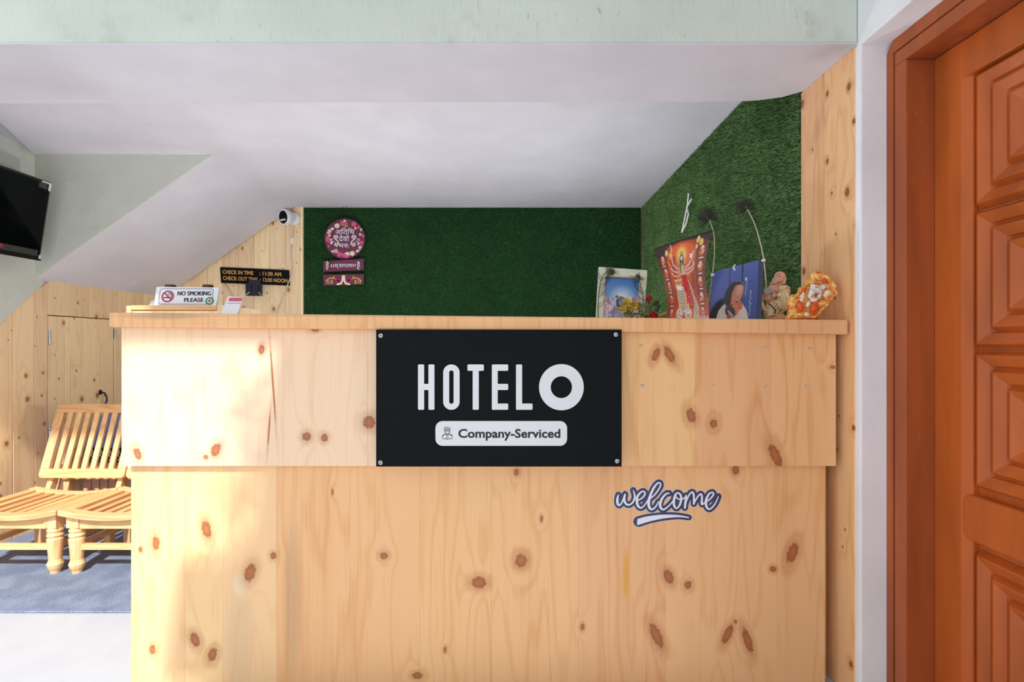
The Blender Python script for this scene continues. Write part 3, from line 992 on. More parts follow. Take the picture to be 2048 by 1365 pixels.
def sheet(name, cv, fn, parent, mat, solid=0.001):
    w, h = cv.w, cv.h
    off = WL[parent.name] if parent else Vector()
    vs = [fn((i + .5) / w, (j + .5) / h) - off for j in range(h) for i in range(w)]
    fs = [(j * w + i, (j + 1) * w + i, (j + 1) * w + i + 1, j * w + i + 1) for j in range(h - 1) for i in range(w - 1)]
    me = bpy.data.meshes.new(name)
    me.from_pydata(vs, [], fs)
    ca = me.color_attributes.new('Col', 'FLOAT_COLOR', 'POINT')
    d = np.ones((w * h, 4), np.float32)
    d[:, :3] = s2l(cv.a).reshape(-1, 3)
    ca.data.foreach_set('color', d.ravel())
    me.materials.append(mat)
    me.polygons.foreach_set('use_smooth', [True] * len(me.polygons))
    o = bpy.data.objects.new(name, me)
    COL.objects.link(o)
    if parent:
        o.parent = parent
    WL[o.name] = off
    if solid:
        md = o.modifiers.new('solid', 'SOLIDIFY')
        md.thickness = solid
        md.offset = -1
    return o

def quad_fn(tl, tr, br, bl, bow=0.0, pinch=0.0):
    tl, tr, br, bl = map(Vector, (tl, tr, br, bl))
    N = (tr - tl).cross(bl - tl).normalized()
    def fn(u, v):
        uu = u
        if pinch:
            uu = .5 + (u - .5) * (1 - pinch * math.sin(math.pi * min(1, v * 1.1)))
        a = tl.lerp(tr, uu)
        b_ = bl.lerp(br, uu)
        return a.lerp(b_, v) + N * bow * math.sin(math.pi * u) * 1.0
    return fn

# ---- goddess wall calendar
cal = thing('wall_calendar', (0.68, 2.02, ztop(0.68)), 'curling orange poster calendar of a many-armed goddess with a tiger', 'calendar')
cv = Canvas(110, 180, (150, 62, 34))
cv.grad((78, 34, 26), (214, 84, 34))
cv.ell(.5, .32, .36, .30, (226, 96, 44), soft=.35)
cv.poly([(0, 0), (.2, 0), (.22, .55), (.14, 1), (0, 1)], (96, 38, 28), .55)
cv.poly([(.8, 0), (1, 0), (1, .6), (.86, 1), (.78, .5)], (104, 40, 28), .6)
cv.poly([(0, 0), (1, 0), (1, .10), (.8, .03), (.25, .04), (.16, .14), (0, .16)], (40, 24, 24), .9)
cv.ell(.5, .13, .26, .11, (230, 104, 50), soft=.2, alpha=.8)
cv.line([(.27, .1), (.33, .06), (.5, .03), (.67, .06), (.75, .1)], .02, (196, 70, 32))
for x, y in ((.22, .12), (.30, .18), (.80, .06), (.86, .10)):
    cv.ell(x, y, .035, .03, (222, 190, 96)); cv.ell(x, y - .03, .018, .02, (240, 220, 140))
for x in (.33, .73):
    cv.poly([(x - .05, .18), (x + .05, .18), (x + .04, .6), (x - .04, .6)], (150, 56, 36), .8)
cv.ell(.52, .19, .10, .11, (236, 190, 90), soft=.3); cv.ell(.52, .20, .055, .075, (244, 226, 150), soft=.3)
for pts in ([(.50, .36), (.40, .33), (.33, .28), (.31, .16)], [(.50, .38), (.38, .38), (.30, .35), (.27, .31)], [(.50, .40), (.40, .43), (.32, .42), (.27, .38)], [(.55, .36), (.66, .32), (.72, .27), (.74, .18)], [(.55, .38), (.66, .37), (.75, .34), (.76, .30)], [(.55, .40), (.62, .42), (.70, .40), (.75, .37)]):
    cv.line(pts, .035, (226, 178, 160))
cv.line([(.29, .16), (.33, .10), (.31, .02)], .015, (230, 220, 210)); cv.line([(.76, .28), (.79, .1)], .012, (210, 170, 90)); cv.ell(.79, .13, .02, .025, (250, 200, 100))
cv.ell(.70, .22, .02, .03, (240, 235, 230)); cv.line([(.20, .22), (.28, .29)], .012, (220, 200, 150))
cv.ell(.52, .17, .035, .035, (200, 160, 60)); cv.ell(.52, .24, .045, .055, (24, 22, 26)); cv.ell(.52, .225, .028, .030, (226, 196, 190))
cv.ell(.52, .34, .055, .08, (60, 120, 80)); cv.ell(.53, .36, .035, .06, (226, 180, 130)); cv.ell(.53, .42, .05, .03, (220, 190, 150))
cv.poly([(.48, .42), (.60, .42), (.68, .60), (.72, .80), (.58, .86), (.50, .60)], (196, 30, 42))
cv.noise(60, (.50, .45, .66, .80), .006, .012, [(240, 190, 120), (150, 10, 30)])
cv.poly([(.60, .44), (.68, .58), (.80, .82), (.78, .98), (.66, .98), (.70, .75)], (210, 186, 160))
cv.line([(.66, .6), (.74, .9)], .01, (150, 110, 90)); cv.line([(.70, .6), (.77, .88)], .01, (150, 110, 90))
cv.poly([(.32, .55), (.50, .56), (.54, .72), (.50, .86), (.36, .86), (.32, .70)], (232, 214, 190))
cv.ell(.38, .53, .085, .068, (240, 226, 206)); cv.ell(.385, .51, .055, .035, (226, 150, 60)); cv.ell(.38, .545, .05, .03, (248, 244, 238)); cv.ell(.38, .525, .018, .022, (220, 130, 60))
cv.ell(.315, .475, .025, .02, (236, 190, 140)); cv.ell(.455, .475, .025, .02, (236, 190, 140))
for k in range(9):
    y = .60 + k * .028
    cv.line([(.34, y), (.42, y + .02), (.50, y - .01)], .012, (44, 34, 30))
for s_ in (-1, 1):
    for k in range(3):
        cv.line([(.38 + s_ * .08, .49 + k * .025), (.38 + s_ * .045, .50 + k * .02)], .009, (40, 32, 30))
for x in (.355, .405): cv.ell(x, .51, .009, .007, (30, 26, 24))
cv.ell(.50, .73, .03, .04, (232, 150, 60), alpha=.7)
for (x, y) in ((.36, .88), (.56, .88)):
    cv.ell(x, y, .085, .07, (226, 214, 214)); cv.ell(x, y - .07, .035, .03, (228, 180, 150)); cv.ell(x, y - .10, .03, .02, (220, 190, 80)); cv.noise(26, (x - .08, y - .05, x + .08, y + .06), .008, .018, [(196, 60, 70), (240, 236, 230), (120, 100, 120), (220, 180, 80)])
side_cols = [(236, 226, 216), (206, 40, 40), (222, 186, 110), (190, 90, 60)]
for x0_, x1_ in ((.12, .045), (.90, .055)):
    for k in range(5):
        y = .19 + k * .17
        x = x0_ + (.03 * k / 4 if x0_ < .5 else -.03 * k / 4)
        cv.ell(x, y, .045, .055, (200, 110, 70), alpha=.9); cv.ell(x, y - .035, .026, .022, (232, 200, 170)); cv.noise(16, (x - .04, y - .03, x + .04, y + .05), .008, .017, side_cols)
        cv.line([(x - .03, y + .078), (x + .03, y + .078)], .022, (236, 228, 220))
for x, y in ((.45, .965), (.62, .955)):
    cv.ell(x, y, .055, .034, (224, 186, 60), soft=.3); cv.ell(x, y, .022, .014, (60, 44, 30))
cv.noise(40, (.3, .93, .9, 1), .008, .02, [(226, 190, 80), (160, 120, 60), (230, 220, 200)])
tl, tr = P(1309, 499, 2.12), P(1426, 462, 1.93)
br, bl = P(1419, 646, 1.93), P(1331, 647, 2.08)
br.z = ztop(br.x) + .0008; bl.z = ztop(bl.x) + .0008
ctl, ctr, cbr, cbl = tl, tr, br, bl
Nn = (tr - tl).cross(bl - tl).normalized()
if Nn.y > 0: Nn = -Nn
def calfn(u, v):
    sh = [(-.0 - 0.0 * v), 0]
    # side edges bend inwards below the top corners
    left = tl.lerp(bl, v) + (tr - tl) * (0.085 * math.sin(math.pi * min(1, v * 1.05)))
    right = tr.lerp(br, v) - (tr - tl) * (0.085 * math.sin(math.pi * min(1, v * 1.05)))
    return left.lerp(right, u) + Nn * (0.012 * math.sin(math.pi * u) + 0.01 * math.sin(2 * math.pi * v))
calp = sheet('printed_page', cv, calfn, cal, M['print'])
m = MB()
pC = Plane(P(1395, 640, 1.92), (1.92 / F, 0, 0), (0, 0, 1.92 / F)); pC.N = Vector((0, -1, 0))
m = MB(); put_text(m, pC, '2026', 1.5, 23, 2.5, 6.5, .0, 0.02)
m.build('lettering', M['sticker_white'], cal)
MB().tube([calfn(k / 10, 0.0) for k in range(11)], .0022, 6).build('top_rod', M['black_cord'], cal)

# ---- blue portrait print
por = thing('portrait_print', (0.83, 1.86, ztop(0.83)), 'blue photo print of a grey-bearded man bowing his head, propped on the counter', 'picture')
cv = Canvas(110, 120, (62, 84, 150))
cv.grad((70, 92, 160), (46, 66, 128))
cv.ell(.2, .55, .3, .4, (104, 112, 176), soft=.8, alpha=.5)
cv.poly([(.38, 0), (.40, 0), (.42, 1), (.40, 1)], (36, 48, 92)); cv.poly([(.62, 0), (.65, 0), (.68, 1), (.64, 1)], (30, 42, 84))
cv.poly([(.92, 0), (1, 0), (1, 1), (.92, 1)], (36, 48, 88)); cv.line([(.66, .36), (.95, .30)], .01, (40, 54, 100))
cv.line([(.70, .28), (.72, .26), (.73, .32), (.71, .55)], .014, (150, 170, 190)); cv.ell(.71, .28, .016, .03, (190, 200, 210))
for k in range(16): cv.ell(.80 + .012 * math.sin(k * 1.7), .50 + k * .026, .010, .007, (176, 206, 214))
cv.ell(.16, .92, .18, .36, (16, 18, 28), rot=18)
cv.poly([(.14, 1), (.20, .78), (.32, .66), (.46, .62), (.64, .66), (.74, .80), (.80, 1)], (196, 190, 178))
for k in range(5): cv.line([(.24 + .05 * k, .72), (.22 + .06 * k, 1)], .008, (150, 144, 134))
cv.ell(.46, .52, .15, .22, (48, 40, 40), rot=14); cv.ell(.55, .50, .12, .20, (176, 118, 92), rot=10); cv.ell(.60, .44, .06, .11, (196, 142, 116), rot=10)
cv.poly([(.35, .42), (.44, .30), (.60, .30), (.68, .40), (.62, .36), (.52, .36), (.46, .48), (.44, .64), (.36, .70)], (40, 32, 34))
cv.ell(.52, .76, .10, .15, (190, 112, 80)); cv.ell(.63, .72, .04, .08, (188, 92, 62)); cv.ell(.44, .82, .09, .12, (60, 44, 48), rot=-30); cv.line([(.40, .80), (.50, .90)], .02, (210, 206, 206)); cv.line([(.42, .86), (.48, .93)], .018, (196, 196, 200)); cv.ell(.42, .92, .04, .05, (150, 60, 50)); cv.ell(.56, .66, .03, .012, (40, 30, 30)); cv.ell(.46, .70, .03, .012, (40, 30, 30))
tl, tr = P(1425, 545, 1.965), P(1527, 518, 1.755)
br, bl = P(1522, 648, 1.735), P(1417, 646, 1.93)
br.z = ztop(br.x) + .0008; bl.z = ztop(bl.x) + .0008
pf = quad_fn(tl, tr, br, bl, bow=-0.004)
sheet('printed_sheet', cv, pf, por, M['print'], 0.003)
# white loop and plastic clips on the print
MB().tube([P(1470, 530, 1.87), P(1467, 535, 1.862), P(1469, 540, 1.86), P(1473, 541, 1.858)], .003, 6).build('hanging_loop', M['white_plastic'], por)
for (x, y, Y) in ((1425, 550, 1.955), (1527, 521, 1.748)):
    c = P(x, y, Y); MB().box(c.x - .005, c.x + .005, c.y - .006, c.y + .006, c.z - .004, c.z + .004).build('clip', M['white_plastic'], por, bevel=.001)

# ---- peacock feathers
M['barb'] = simple('feather_barb', rgb(40, 42, 34), 0.6)
M['barb_light'] = simple('feather_stem', rgb(206, 196, 172), 0.5)
M['eye_green'] = simple('feather_green', rgb(44, 84, 62), 0.35)
M['eye_blue'] = simple('feather_eye_blue', rgb(14, 18, 40), 0.3)
M['eye_brown'] = simple('feather_bronze', rgb(96, 74, 48), 0.4)
def feather(label, stem, eye_r, barbs, seed, stem_mat='barb_light', group=None, sr=.0016, bl_=.03, tuft=26, rings=((1.0, 'eye_brown', 0), (.72, 'eye_green', .0016), (.42, 'eye_blue', .0032))):
    """stem: world points from root to tip; eye at the tip"""
    rnd = random.Random(seed)
    root = thing('peacock_feather', tuple(stem[0]), label, 'feather', group)
    sp = [Vector(p) for p in spline([tuple(p) for p in stem], 8)]
    n = len(sp)
    MB().tube(sp, [sr * (1.2 - .7 * i / n) for i in range(n)], 6).build('stem', M[stem_mat], root, smooth=True)
    tip = sp[-1]
    t = (sp[-1] - sp[-4]).normalized()
    side = t.cross(Vector((0, 1, 0))).normalized()
    fwd = Vector((0, -1, 0))
    m = MB()
    for k in range(tuft):
        a = rnd.uniform(-2.3, 2.3)
        d = (t * math.cos(a) + side * math.sin(a)).normalized()
        L = eye_r * rnd.uniform(1.4, 2.3)
        b0 = tip - t * eye_r * .4
        m.tube([b0, b0 + d * L * .6 + fwd * rnd.uniform(-.003, .003), b0 + d * L + t * L * .2 + fwd * rnd.uniform(-.006, .006)], [.0007, .0006, .0003], 4)
    for k in range(barbs):
        q = rnd.uniform(.15, .92)
        i = int(q * (n - 2))
        tt = (sp[i + 1] - sp[i]).normalized()
        s_ = rnd.choice((-1, 1))
        L = bl_ * rnd.uniform(.5, 1.1)
        sd = tt.cross(Vector((0, 1, 0))).normalized() * s_
        m.tube([sp[i], sp[i] + sd * L * .45 + tt * L * .35, sp[i] + sd * L * .7 + tt * L * .95 + fwd * rnd.uniform(-.004, .004)], [.0008, .0007, .0004], 4)
    m.build('barbs', M['barb'], root)['kind'] = 'stuff'
    Mx = Matrix((side, -fwd, t)).transposed()
    for (k, mat, dd) in rings:
        MB().ell(tip + fwd * (.002 + dd) - t * eye_r * .1, (eye_r * k * .8, .002, eye_r * k), Mx, 14).build('eye' if k < .5 else 'eye_ring', M[mat], root, smooth=True)
    return root
feather('tall brown peacock feather on a curved pale stem above the blue print', [P(1536, 646, 1.945), P(1533, 577, 1.945), P(1527.5, 520, 1.945), P(1519, 480, 1.95), P(1508, 445, 1.96), P(1492, 414, 1.98)], .020, 8, 3, sr=.0028, tuft=190, rings=((.5, 'barb', 0), (.25, 'eye_brown', .0016)))
feather('dark peacock feather rising behind the orange calendar', [P(1416, 640, 1.985), P(1419, 596, 1.985), P(1425, 550, 1.98), P(1429, 500, 1.98), P(1427, 465, 1.99), P(1416, 434, 2.0)], .024, 10, 5, sr=.0024, tuft=200, rings=((.55, 'barb', 0), (.3, 'eye_blue', .0016)))

# ---- framed picture with feathers and flowers beside it
YK = 2.03
kf = thing('picture_frame', (0.45, YK, ztop(0.45)), 'pale framed picture of a dark-haired blue child under a blue sky', 'picture frame')
ftl, ftr, fbr, fbl = P(1197, 535, YK + .05), P(1294, 542, YK + .05), P(1287, 648, YK), P(1191, 648, YK)
fbr.z = ztop(fbr.x) + .001; fbl.z = ztop(fbl.x) + .001
fn = quad_fn(ftl, ftr, fbr, fbl)
Nk = (ftr - ftl).cross(fbl - ftl).normalized()
if Nk.y > 0: Nk = -Nk
M['frame_pale'] = simple('pale_green_frame', rgb(214, 222, 202), 0.4)
M['frame_gold'] = simple('pale_gold_bead', rgb(206, 196, 150), 0.35)
def strip(u0, v0, u1, v1, d0, d1):
    return [fn(u0, v0) + Nk * d0, fn(u1, v0) + Nk * d0, fn(u1, v1) + Nk * d0, fn(u0, v1) + Nk * d0], Nk * (d1 - d0)
for (u0, v0, u1, v1) in ((0, 0, 1, .15), (0, .15, .13, 1), (.87, .15, 1, 1), (0, .93, 1, 1)):
    a, b_ = strip(u0, v0, u1, v1, -.006, .008)
    MB().prism(a, b_).build('moulding', M['frame_pale'], kf, bevel=.002)
for (u0, v0, u1, v1) in ((.12, .145, .88, .17), (.12, .17, .15, .94), (.85, .17, .88, .94), (.12, .915, .88, .94)):
    a, b_ = strip(u0, v0, u1, v1, -.002, .011)
    MB().prism(a, b_).build('bead', M['frame_gold'], kf, bevel=.001)
a, b_ = strip(.01, .01, .99, .99, -.010, -.006)
MB().prism(a, b_).build('backboard', M['brown_lid'], kf)
cv = Canvas(90, 110, (90, 140, 200))
cv.grad((52, 112, 190), (176, 206, 226))
cv.ell(.52, .48, .24, .20, (222, 236, 238), soft=.6, alpha=.8)
cv.noise(70, (0, .50, .30, .98), .02, .05, [(206, 150, 170), (226, 190, 200), (160, 110, 140), (230, 220, 226), (120, 130, 120)])
cv.noise(60, (.72, .48, 1, .9), .02, .05, [(206, 110, 110), (226, 190, 190), (170, 90, 100), (220, 210, 200)])
cv.ell(.5, .58, .13, .12, (36, 32, 44)); cv.ell(.44, .64, .06, .08, (34, 32, 42)); cv.ell(.60, .64, .05, .08, (34, 32, 42))
cv.ell(.50, .60, .075, .075, (128, 130, 170)); cv.ell(.53, .62, .04, .05, (150, 146, 180))
for x in (.47, .54): cv.ell(x, .59, .014, .008, (20, 20, 30))
cv.ell(.505, .645, .016, .006, (130, 70, 90)); cv.line([(.41, .52), (.50, .49), (.60, .52)], .03, (176, 146, 90)); cv.ell(.38, .47, .05, .045, (120, 150, 100), rot=-30); cv.ell(.37, .46, .02, .02, (40, 60, 90))
cv.ell(.40, .88, .16, .16, (128, 136, 172)); cv.ell(.52, .92, .2, .1, (160, 160, 190)); cv.line([(.33, .68), (.31, .85)], .02, (50, 60, 90)); cv.noise(20, (.30, .80, .6, .98), .01, .025, [(226, 220, 190), (206, 150, 90), (90, 100, 140)])
sheet('printed_picture', cv, lambda u, v: fn(.14 + .72 * u, .165 + .76 * v) + Nk * -.001, kf, M['print'], 0)
m = MB(); m.prism([fn(.45, .3) - Nk * .01, fn(.55, .3) - Nk * .01, fn(.55, 1) - Nk * .10, fn(.45, 1) - Nk * .10], Nk * .004); m.build('stand', M['brown_lid'], kf)
feather('peacock feather curling over the top corner of the pale frame towards the pine cladding', [fn(.04, .97) + Nk * .013, fn(.02, .6) + Nk * .014, fn(.05, .3) + Nk * .014, fn(.12, .12) + Nk * .015, fn(.25, .09) + Nk * .015], .018, 34, 11, 'barb', sr=.0014, bl_=.05, tuft=18)
feather('peacock feather standing along the frame edge nearest the red roses', [fn(.90, .97) + Nk * .013, fn(.95, .7) + Nk * .014, fn(.92, .45) + Nk * .014, fn(.86, .28) + Nk * .015, fn(.80, .16) + Nk * .015], .015, 30, 12, 'barb', sr=.0014, bl_=.045, tuft=16)

# ---- artificial flowers
M['yellow_petal'] = simple('yellow_petal', rgb(206, 186, 62), 0.6, vary=.2, vscale=90)
M['leaf_dark'] = simple('dark_leaf', rgb(34, 56, 34), 0.5, vary=.25, vscale=60)
M['leaf_olive'] = simple('olive_leaf', rgb(98, 112, 54), 0.6, vary=.25, vscale=60)
M['red_petal'] = simple('red_petal', rgb(176, 26, 36), 0.5, vary=.2, vscale=90)
M['stem_straw'] = simple('straw_stem', rgb(186, 150, 78), 0.6)
def leaf(m, c, d, L, w, up=Vector((0, -1, 0)), bend=.3):
    d = Vector(d).normalized()
    s_ = d.cross(up).normalized()
    c = Vector(c)
    pts = [(0, 0), (.25, .8), (.5, 1), (.75, .7), (1, 0)]
    L_, R_, C_ = [], [], []
    for (t, k) in pts:
        base = c + d * L * t + up * (-(t * t) * L * bend * .5)
        L_.append(base + s_ * w * k / 2); R_.append(base - s_ * w * k / 2); C_.append(base + up * w * .12 * k)
    vs = L_ + C_ + R_
    n = len(pts)
    fs = [(i, i + 1, n + i + 1, n + i) for i in range(n - 1)] + [(n + i, n + i + 1, 2 * n + i + 1, 2 * n + i) for i in range(n - 1)]
    m.add(vs, fs)
yf = thing('flower_bunch', tuple(P(1262, 642, 1.93)), 'bunch of yellow artificial flowers in front of the framed picture', 'flowers')
yf.location.z = ztop(.46); WL[yf.name] = Vector(yf.location)
rnd = random.Random(4)
for (x, y, r) in ((1254, 607, .022), (1268, 612, .018), (1246, 618, .016)):
    c = P(x, y, 1.92)
    m = MB()
    for k in range(34):
        a = rnd.uniform(0, 2 * math.pi); e = rnd.uniform(-.9, .6)
        d = Vector((math.cos(a), e - .4, math.sin(a))).normalized()
        leaf(m, c + d * r * .2, d, r * rnd.uniform(.7, 1.1), r * .45, d.orthogonal().normalized())
    m.build('flower_head', M['yellow_petal'], yf)
m = MB()
for k in range(46):
    c = P(rnd.uniform(1248, 1292), rnd.uniform(612, 640), 1.925 + rnd.uniform(0, .04))
    leaf(m, c, (rnd.uniform(-1, 1), rnd.uniform(-.4, .2), rnd.uniform(-.3, 1)), rnd.uniform(.015, .03), .009)
m.build('foliage', M['leaf_olive'], yf)
m = MB()
for (x, y) in ((1254, 607), (1268, 612), (1246, 618)):
    m.tube([P(x, y, 1.925), P(1262, 642, 1.93)], .0015, 5)
m.build('stem', M['leaf_olive'], yf)
def rose(label, x, y, Y, r, base, leaves, seed):
    rnd = random.Random(seed)
    root = thing('rose', tuple(base), label, 'flower')
    c = P(x, y, Y)
    m = MB()
    for lay, (n_, k, e) in enumerate(((5, 1.0, .3), (4, .72, .7), (3, .45, 1.1))):
        for i in range(n_):
            a = 2 * math.pi * i / n_ + lay
            d = Vector((math.cos(a) * math.cos(e), -math.sin(e) * .9, math.sin(a) * math.cos(e) + .2)).normalized()
            leaf(m, c, d, r * (1.1 if lay else 1.0) * k + r * .2, r * 1.0 * k + .004, d.orthogonal().normalized(), .5)
    m.ell(c, (r * .4, r * .4, r * .45), None, 10)
    m.build('flower_head', M['red_petal'], root, smooth=True)
    MB().tube([c, (c + Vector(base)) / 2 + Vector((.004, 0, 0)), Vector(base)], .002, 6).build('stem', M['leaf_dark'], root)
    m = MB()
    for (lx, ly, dx, dz, L) in leaves:
        leaf(m, P(lx, ly, Y + .005), (dx, -.1, dz), L, L * .6)
    m.build('foliage', M['leaf_dark'], root)
rose('red artificial rose standing higher between frame and calendar', 1298, 598, 2.0, .013, (.56, 2.0, ztop(.56)), [(1300, 606, -.3, .6, .03), (1304, 612, .7, .5, .035), (1300, 618, -.6, .2, .03), (1310, 618, .9, .6, .03), (1306, 628, .6, -.3, .03)], 1)
rose('red artificial rose lying low beside the calendar foot', 1306, 633, 1.95, .018, (.58, 1.95, ztop(.58)), [(1312, 626, .2, .7, .028), (1296, 634, -.8, .3, .03)], 2)
MB_ = MB().tube([P(1315, 633, 1.97), P(1332, 626, 1.99)], .005, 8)
o = tag(MB_.build('incense_stick', M['stem_straw']), 'short straw coloured stick poking out beside the orange calendar', 'stick')

# ---- laughing Buddha statuette
YBu = 1.85
bu = thing('buddha_statue', (pxX(1548, YBu), YBu, ztop(.93)), 'gold-robed laughing Buddha statuette with bald peach head standing on the counter', 'statue')
kB = YBu / F
def ez(m, u, v, ru, rv, dy=0.0, rd=None, rot=0, n=14, y0=YBu):
    """ellipsoid placed from close-up coordinates (1500 + u/10.24, 530 + v/10.24)"""
    c = P(1500 + u / 10.24, 530 + v / 10.24, y0) + Vector((0, dy, 0))
    rd = (ru + rv) / 2 if rd is None else rd
    s_ = y0 / F / 10.24
    m.ell(c, (ru * s_, rd * s_, rv * s_), Matrix.Rotation(math.radians(rot), 3, 'Y'), n)
def pt(u, v, dy=0.0, y0=YBu):
    return P(1500 + u / 10.24, 530 + v / 10.24, y0) + Vector((0, dy, 0))
m = MB()
ez(m, 612, 245, 112, 112); ez(m, 555, 320, 108, 92, -.003); ez(m, 500, 360, 70, 55, -.006); ez(m, 480, 300, 30, 26, -.014)
ez(m, 530, 345, 46, 30, -.014); ez(m, 570, 410, 90, 50); ez(m, 675, 310, 38, 80, -.012, 22, 8); ez(m, 668, 380, 34, 30, -.012, 22); ez(m, 445, 385, 30, 40, .006, 24)
ez(m, 500, 240, 52, 22, -.013, 24, -12)
m.build('head', M['skin'], bu, remesh=.0022)
m = MB()
for (a, b_) in (((475, 225), (515, 240)), ((515, 215), (575, 205)), ((520, 262), (570, 258))):
    m.tube([pt(*a, -.0245), pt((a[0] + b_[0]) / 2, min(a[1], b_[1]) - 6, -.025), pt(*b_, -.0225)], .0009, 5)
m.tube([pt(490, 375, -.0215), pt(530, 384, -.0225), pt(570, 362, -.021)], .0008, 5)
m.build('face_lines', M['brown_lid'], bu)
m = MB()
ez(m, 510, 490, 135, 105, .006, 100); ez(m, 590, 425, 90, 60, .004, 80); ez(m, 385, 645, 130, 115, -.002, 110); ez(m, 330, 700, 70, 50, -.006)
m.build('chest', M['skin'], bu, remesh=.0025)
m = MB()
ez(m, 690, 545, 118, 135, -.004, 110); ez(m, 655, 740, 145, 225, -.012, 100); ez(m, 580, 630, 100, 60, -.018, 60); ez(m, 640, 470, 100, 60, .002, 90); ez(m, 520, 880, 200, 180, .0, 130); ez(m, 480, 1040, 180, 120, .002, 130)
ez(m, 560, 1070, 170, 90, 0, 120); ez(m, 240, 800, 45, 150, .0, 50, -22); ez(m, 200, 740, 60, 60, -.004, 50); ez(m, 420, 1000, 130, 150, 0, 120)
for k, (a, b_, c_) in enumerate((((555, 600), (565, 760), (620, 930)), ((610, 590), (640, 760), (680, 930)), ((680, 590), (720, 740), (735, 900)), ((560, 540), (640, 470), (740, 480)))):
    m.tube([pt(*a, -.027), pt(*b_, -.0305), pt(*c_, -.0245)], .0032, 8)
m.tube([pt(320, 1040, -.024), pt(470, 1050, -.028), pt(580, 960, -.026)], .0035, 8)
m.tube([pt(300, 960, -.022), pt(300, 1060, -.024)], .003, 8)
m.build('robe', M['gold'], bu, remesh=.0016)
m = MB()
for (a, b_) in (((430, 770), (400, 830)), ((470, 800), (430, 870)), ((510, 850), (470, 920)), ((550, 900), (510, 960)), ((570, 930), (470, 1030)), ((470, 1030), (340, 1060))):
    m.tube([pt(*a, -.0285), pt((a[0] + b_[0]) / 2, (a[1] + b_[1]) / 2 + 8, -.0295), pt(*b_, -.0285)], .0012, 5)
m.tube([pt(300, 800, -.022), pt(345, 830, -.026), pt(395, 880, -.0275), pt(440, 940, -.028), pt(420, 1010, -.028)], .0018, 6)
m.build('sash', M['ink'], bu)
m = MB()
ez(m, 165, 665, 62, 40, -.016, 40, -15); ez(m, 110, 650, 30, 26, -.018)
for k in range(4): ez(m, 112 + 30 * k, 678 + 6 * k, 14, 26, -.024, 14, 20)
m.build('hand', M['skin'], bu, remesh=.0018)
m = MB()
ez(m, 420, 640, 62, 48, -.026, 40); 
for k in range(4): ez(m, 372 + 8 * k, 618 + 20 * k, 26, 12, -.034, 12, -10)
m.build('hand', M['skin'], bu, remesh=.0018)
m = MB(); c = pt(135, 588, -.012)
m.lathe([(.004, -.008), (.011, -.006), (.014, .002), (.016, .008), (.013, .007), (.004, .001)], c, 18, 'Z')
ez(m, 135, 560, 52, 26, -.012, 40); m.build('gold_ingot', M['gold'], bu, smooth=True)
m = MB(); ez(m, 285, 560, 80, 70, -.026, 14, 25); m.tube([pt(330, 570, -.026), pt(460, 600, -.028)], .003, 8); ez(m, 380, 555, 80, 45, -.022, 12, 10)
m.build('fan', M['plastic_grey'], bu, smooth=True)

# ---- elephant-headed statuette
YG = 1.652
ga = thing('ganesha_statue', (pxX(1620, YG), YG, ztop(1.04)), 'orange and cream elephant-headed deity figurine leaning on the pine side planks', 'statue')
def gz(m, u, v, ru, rv, dy=0.0, rd=None, rot=0, n=12): ez(m, u, v, ru, rv, dy, rd, rot, n, YG)
def amber():
    m, nt, b = new_mat('amber_resin')
    g = NT(nt)
    n = g.noise(g.pos(), 60, 3, .6)
    c = g.mix(g.ss(n, .35, .65), rgb(222, 134, 42), rgb(252, 208, 124))
    c = g.mix(g.ss(g.noise(g.pos(), 95, 2), .6, .72, 0, .8), c, rgb(196, 88, 24))
    nt.links.new(c, b.inputs['Base Color']); b.inputs['Roughness'].default_value = .35
    return m
M['amber'] = amber()
M['cream'] = simple('cream_resin', rgb(238, 222, 196), .4)
M['white_resin'] = simple('white_resin', rgb(226, 216, 212), .4)
M['red_orange'] = simple('red_orange_resin', rgb(216, 92, 24), .35, vary=.2, vscale=90)
outl = [(730, 1126), (790, 1000), (800, 880), (780, 740), (850, 640), (1000, 580), (1010, 490), (1130, 420), (1180, 330), (1230, 230), (1310, 165), (1450, 180), (1580, 230), (1680, 330), (1740, 440), (1740, 620), (1640, 730), (1580, 800), (1500, 880), (1400, 1000), (1250, 1126)]
m = MB()
m.prism([pt(u, v, -.004, YG) for u, v in outl], (0, .016, 0))
rnd = random.Random(8)
n = len(outl)
for i in range(n - 1):
    a, b_ = outl[i], outl[(i + 1) % n]
    for k in range(3):
        t = (k + rnd.uniform(.2, .8)) / 3
        uu, vv = a[0] + (b_[0] - a[0]) * t, min(1085, a[1] + (b_[1] - a[1]) * t)
        uu += (1270 - uu) * .05
        gz(m, uu, vv, rnd.uniform(20, 40), rnd.uniform(20, 40), rnd.uniform(-.008, .004), 50)
gz(m, 1320, 270, 110, 90, -.008, 70); gz(m, 1240, 350, 100, 60, -.010, 60); gz(m, 1440, 260, 120, 80, -.006, 60); gz(m, 1600, 500, 90, 150, -.008, 50); gz(m, 880, 760, 90, 110, -.006, 60, 20)
gz(m, 1120, 990, 250, 120, -.004, 90); gz(m, 960, 1040, 190, 80, -.006, 90); gz(m, 1450, 800, 120, 90, -.005, 60); gz(m, 1180, 860, 200, 190, .002, 90)
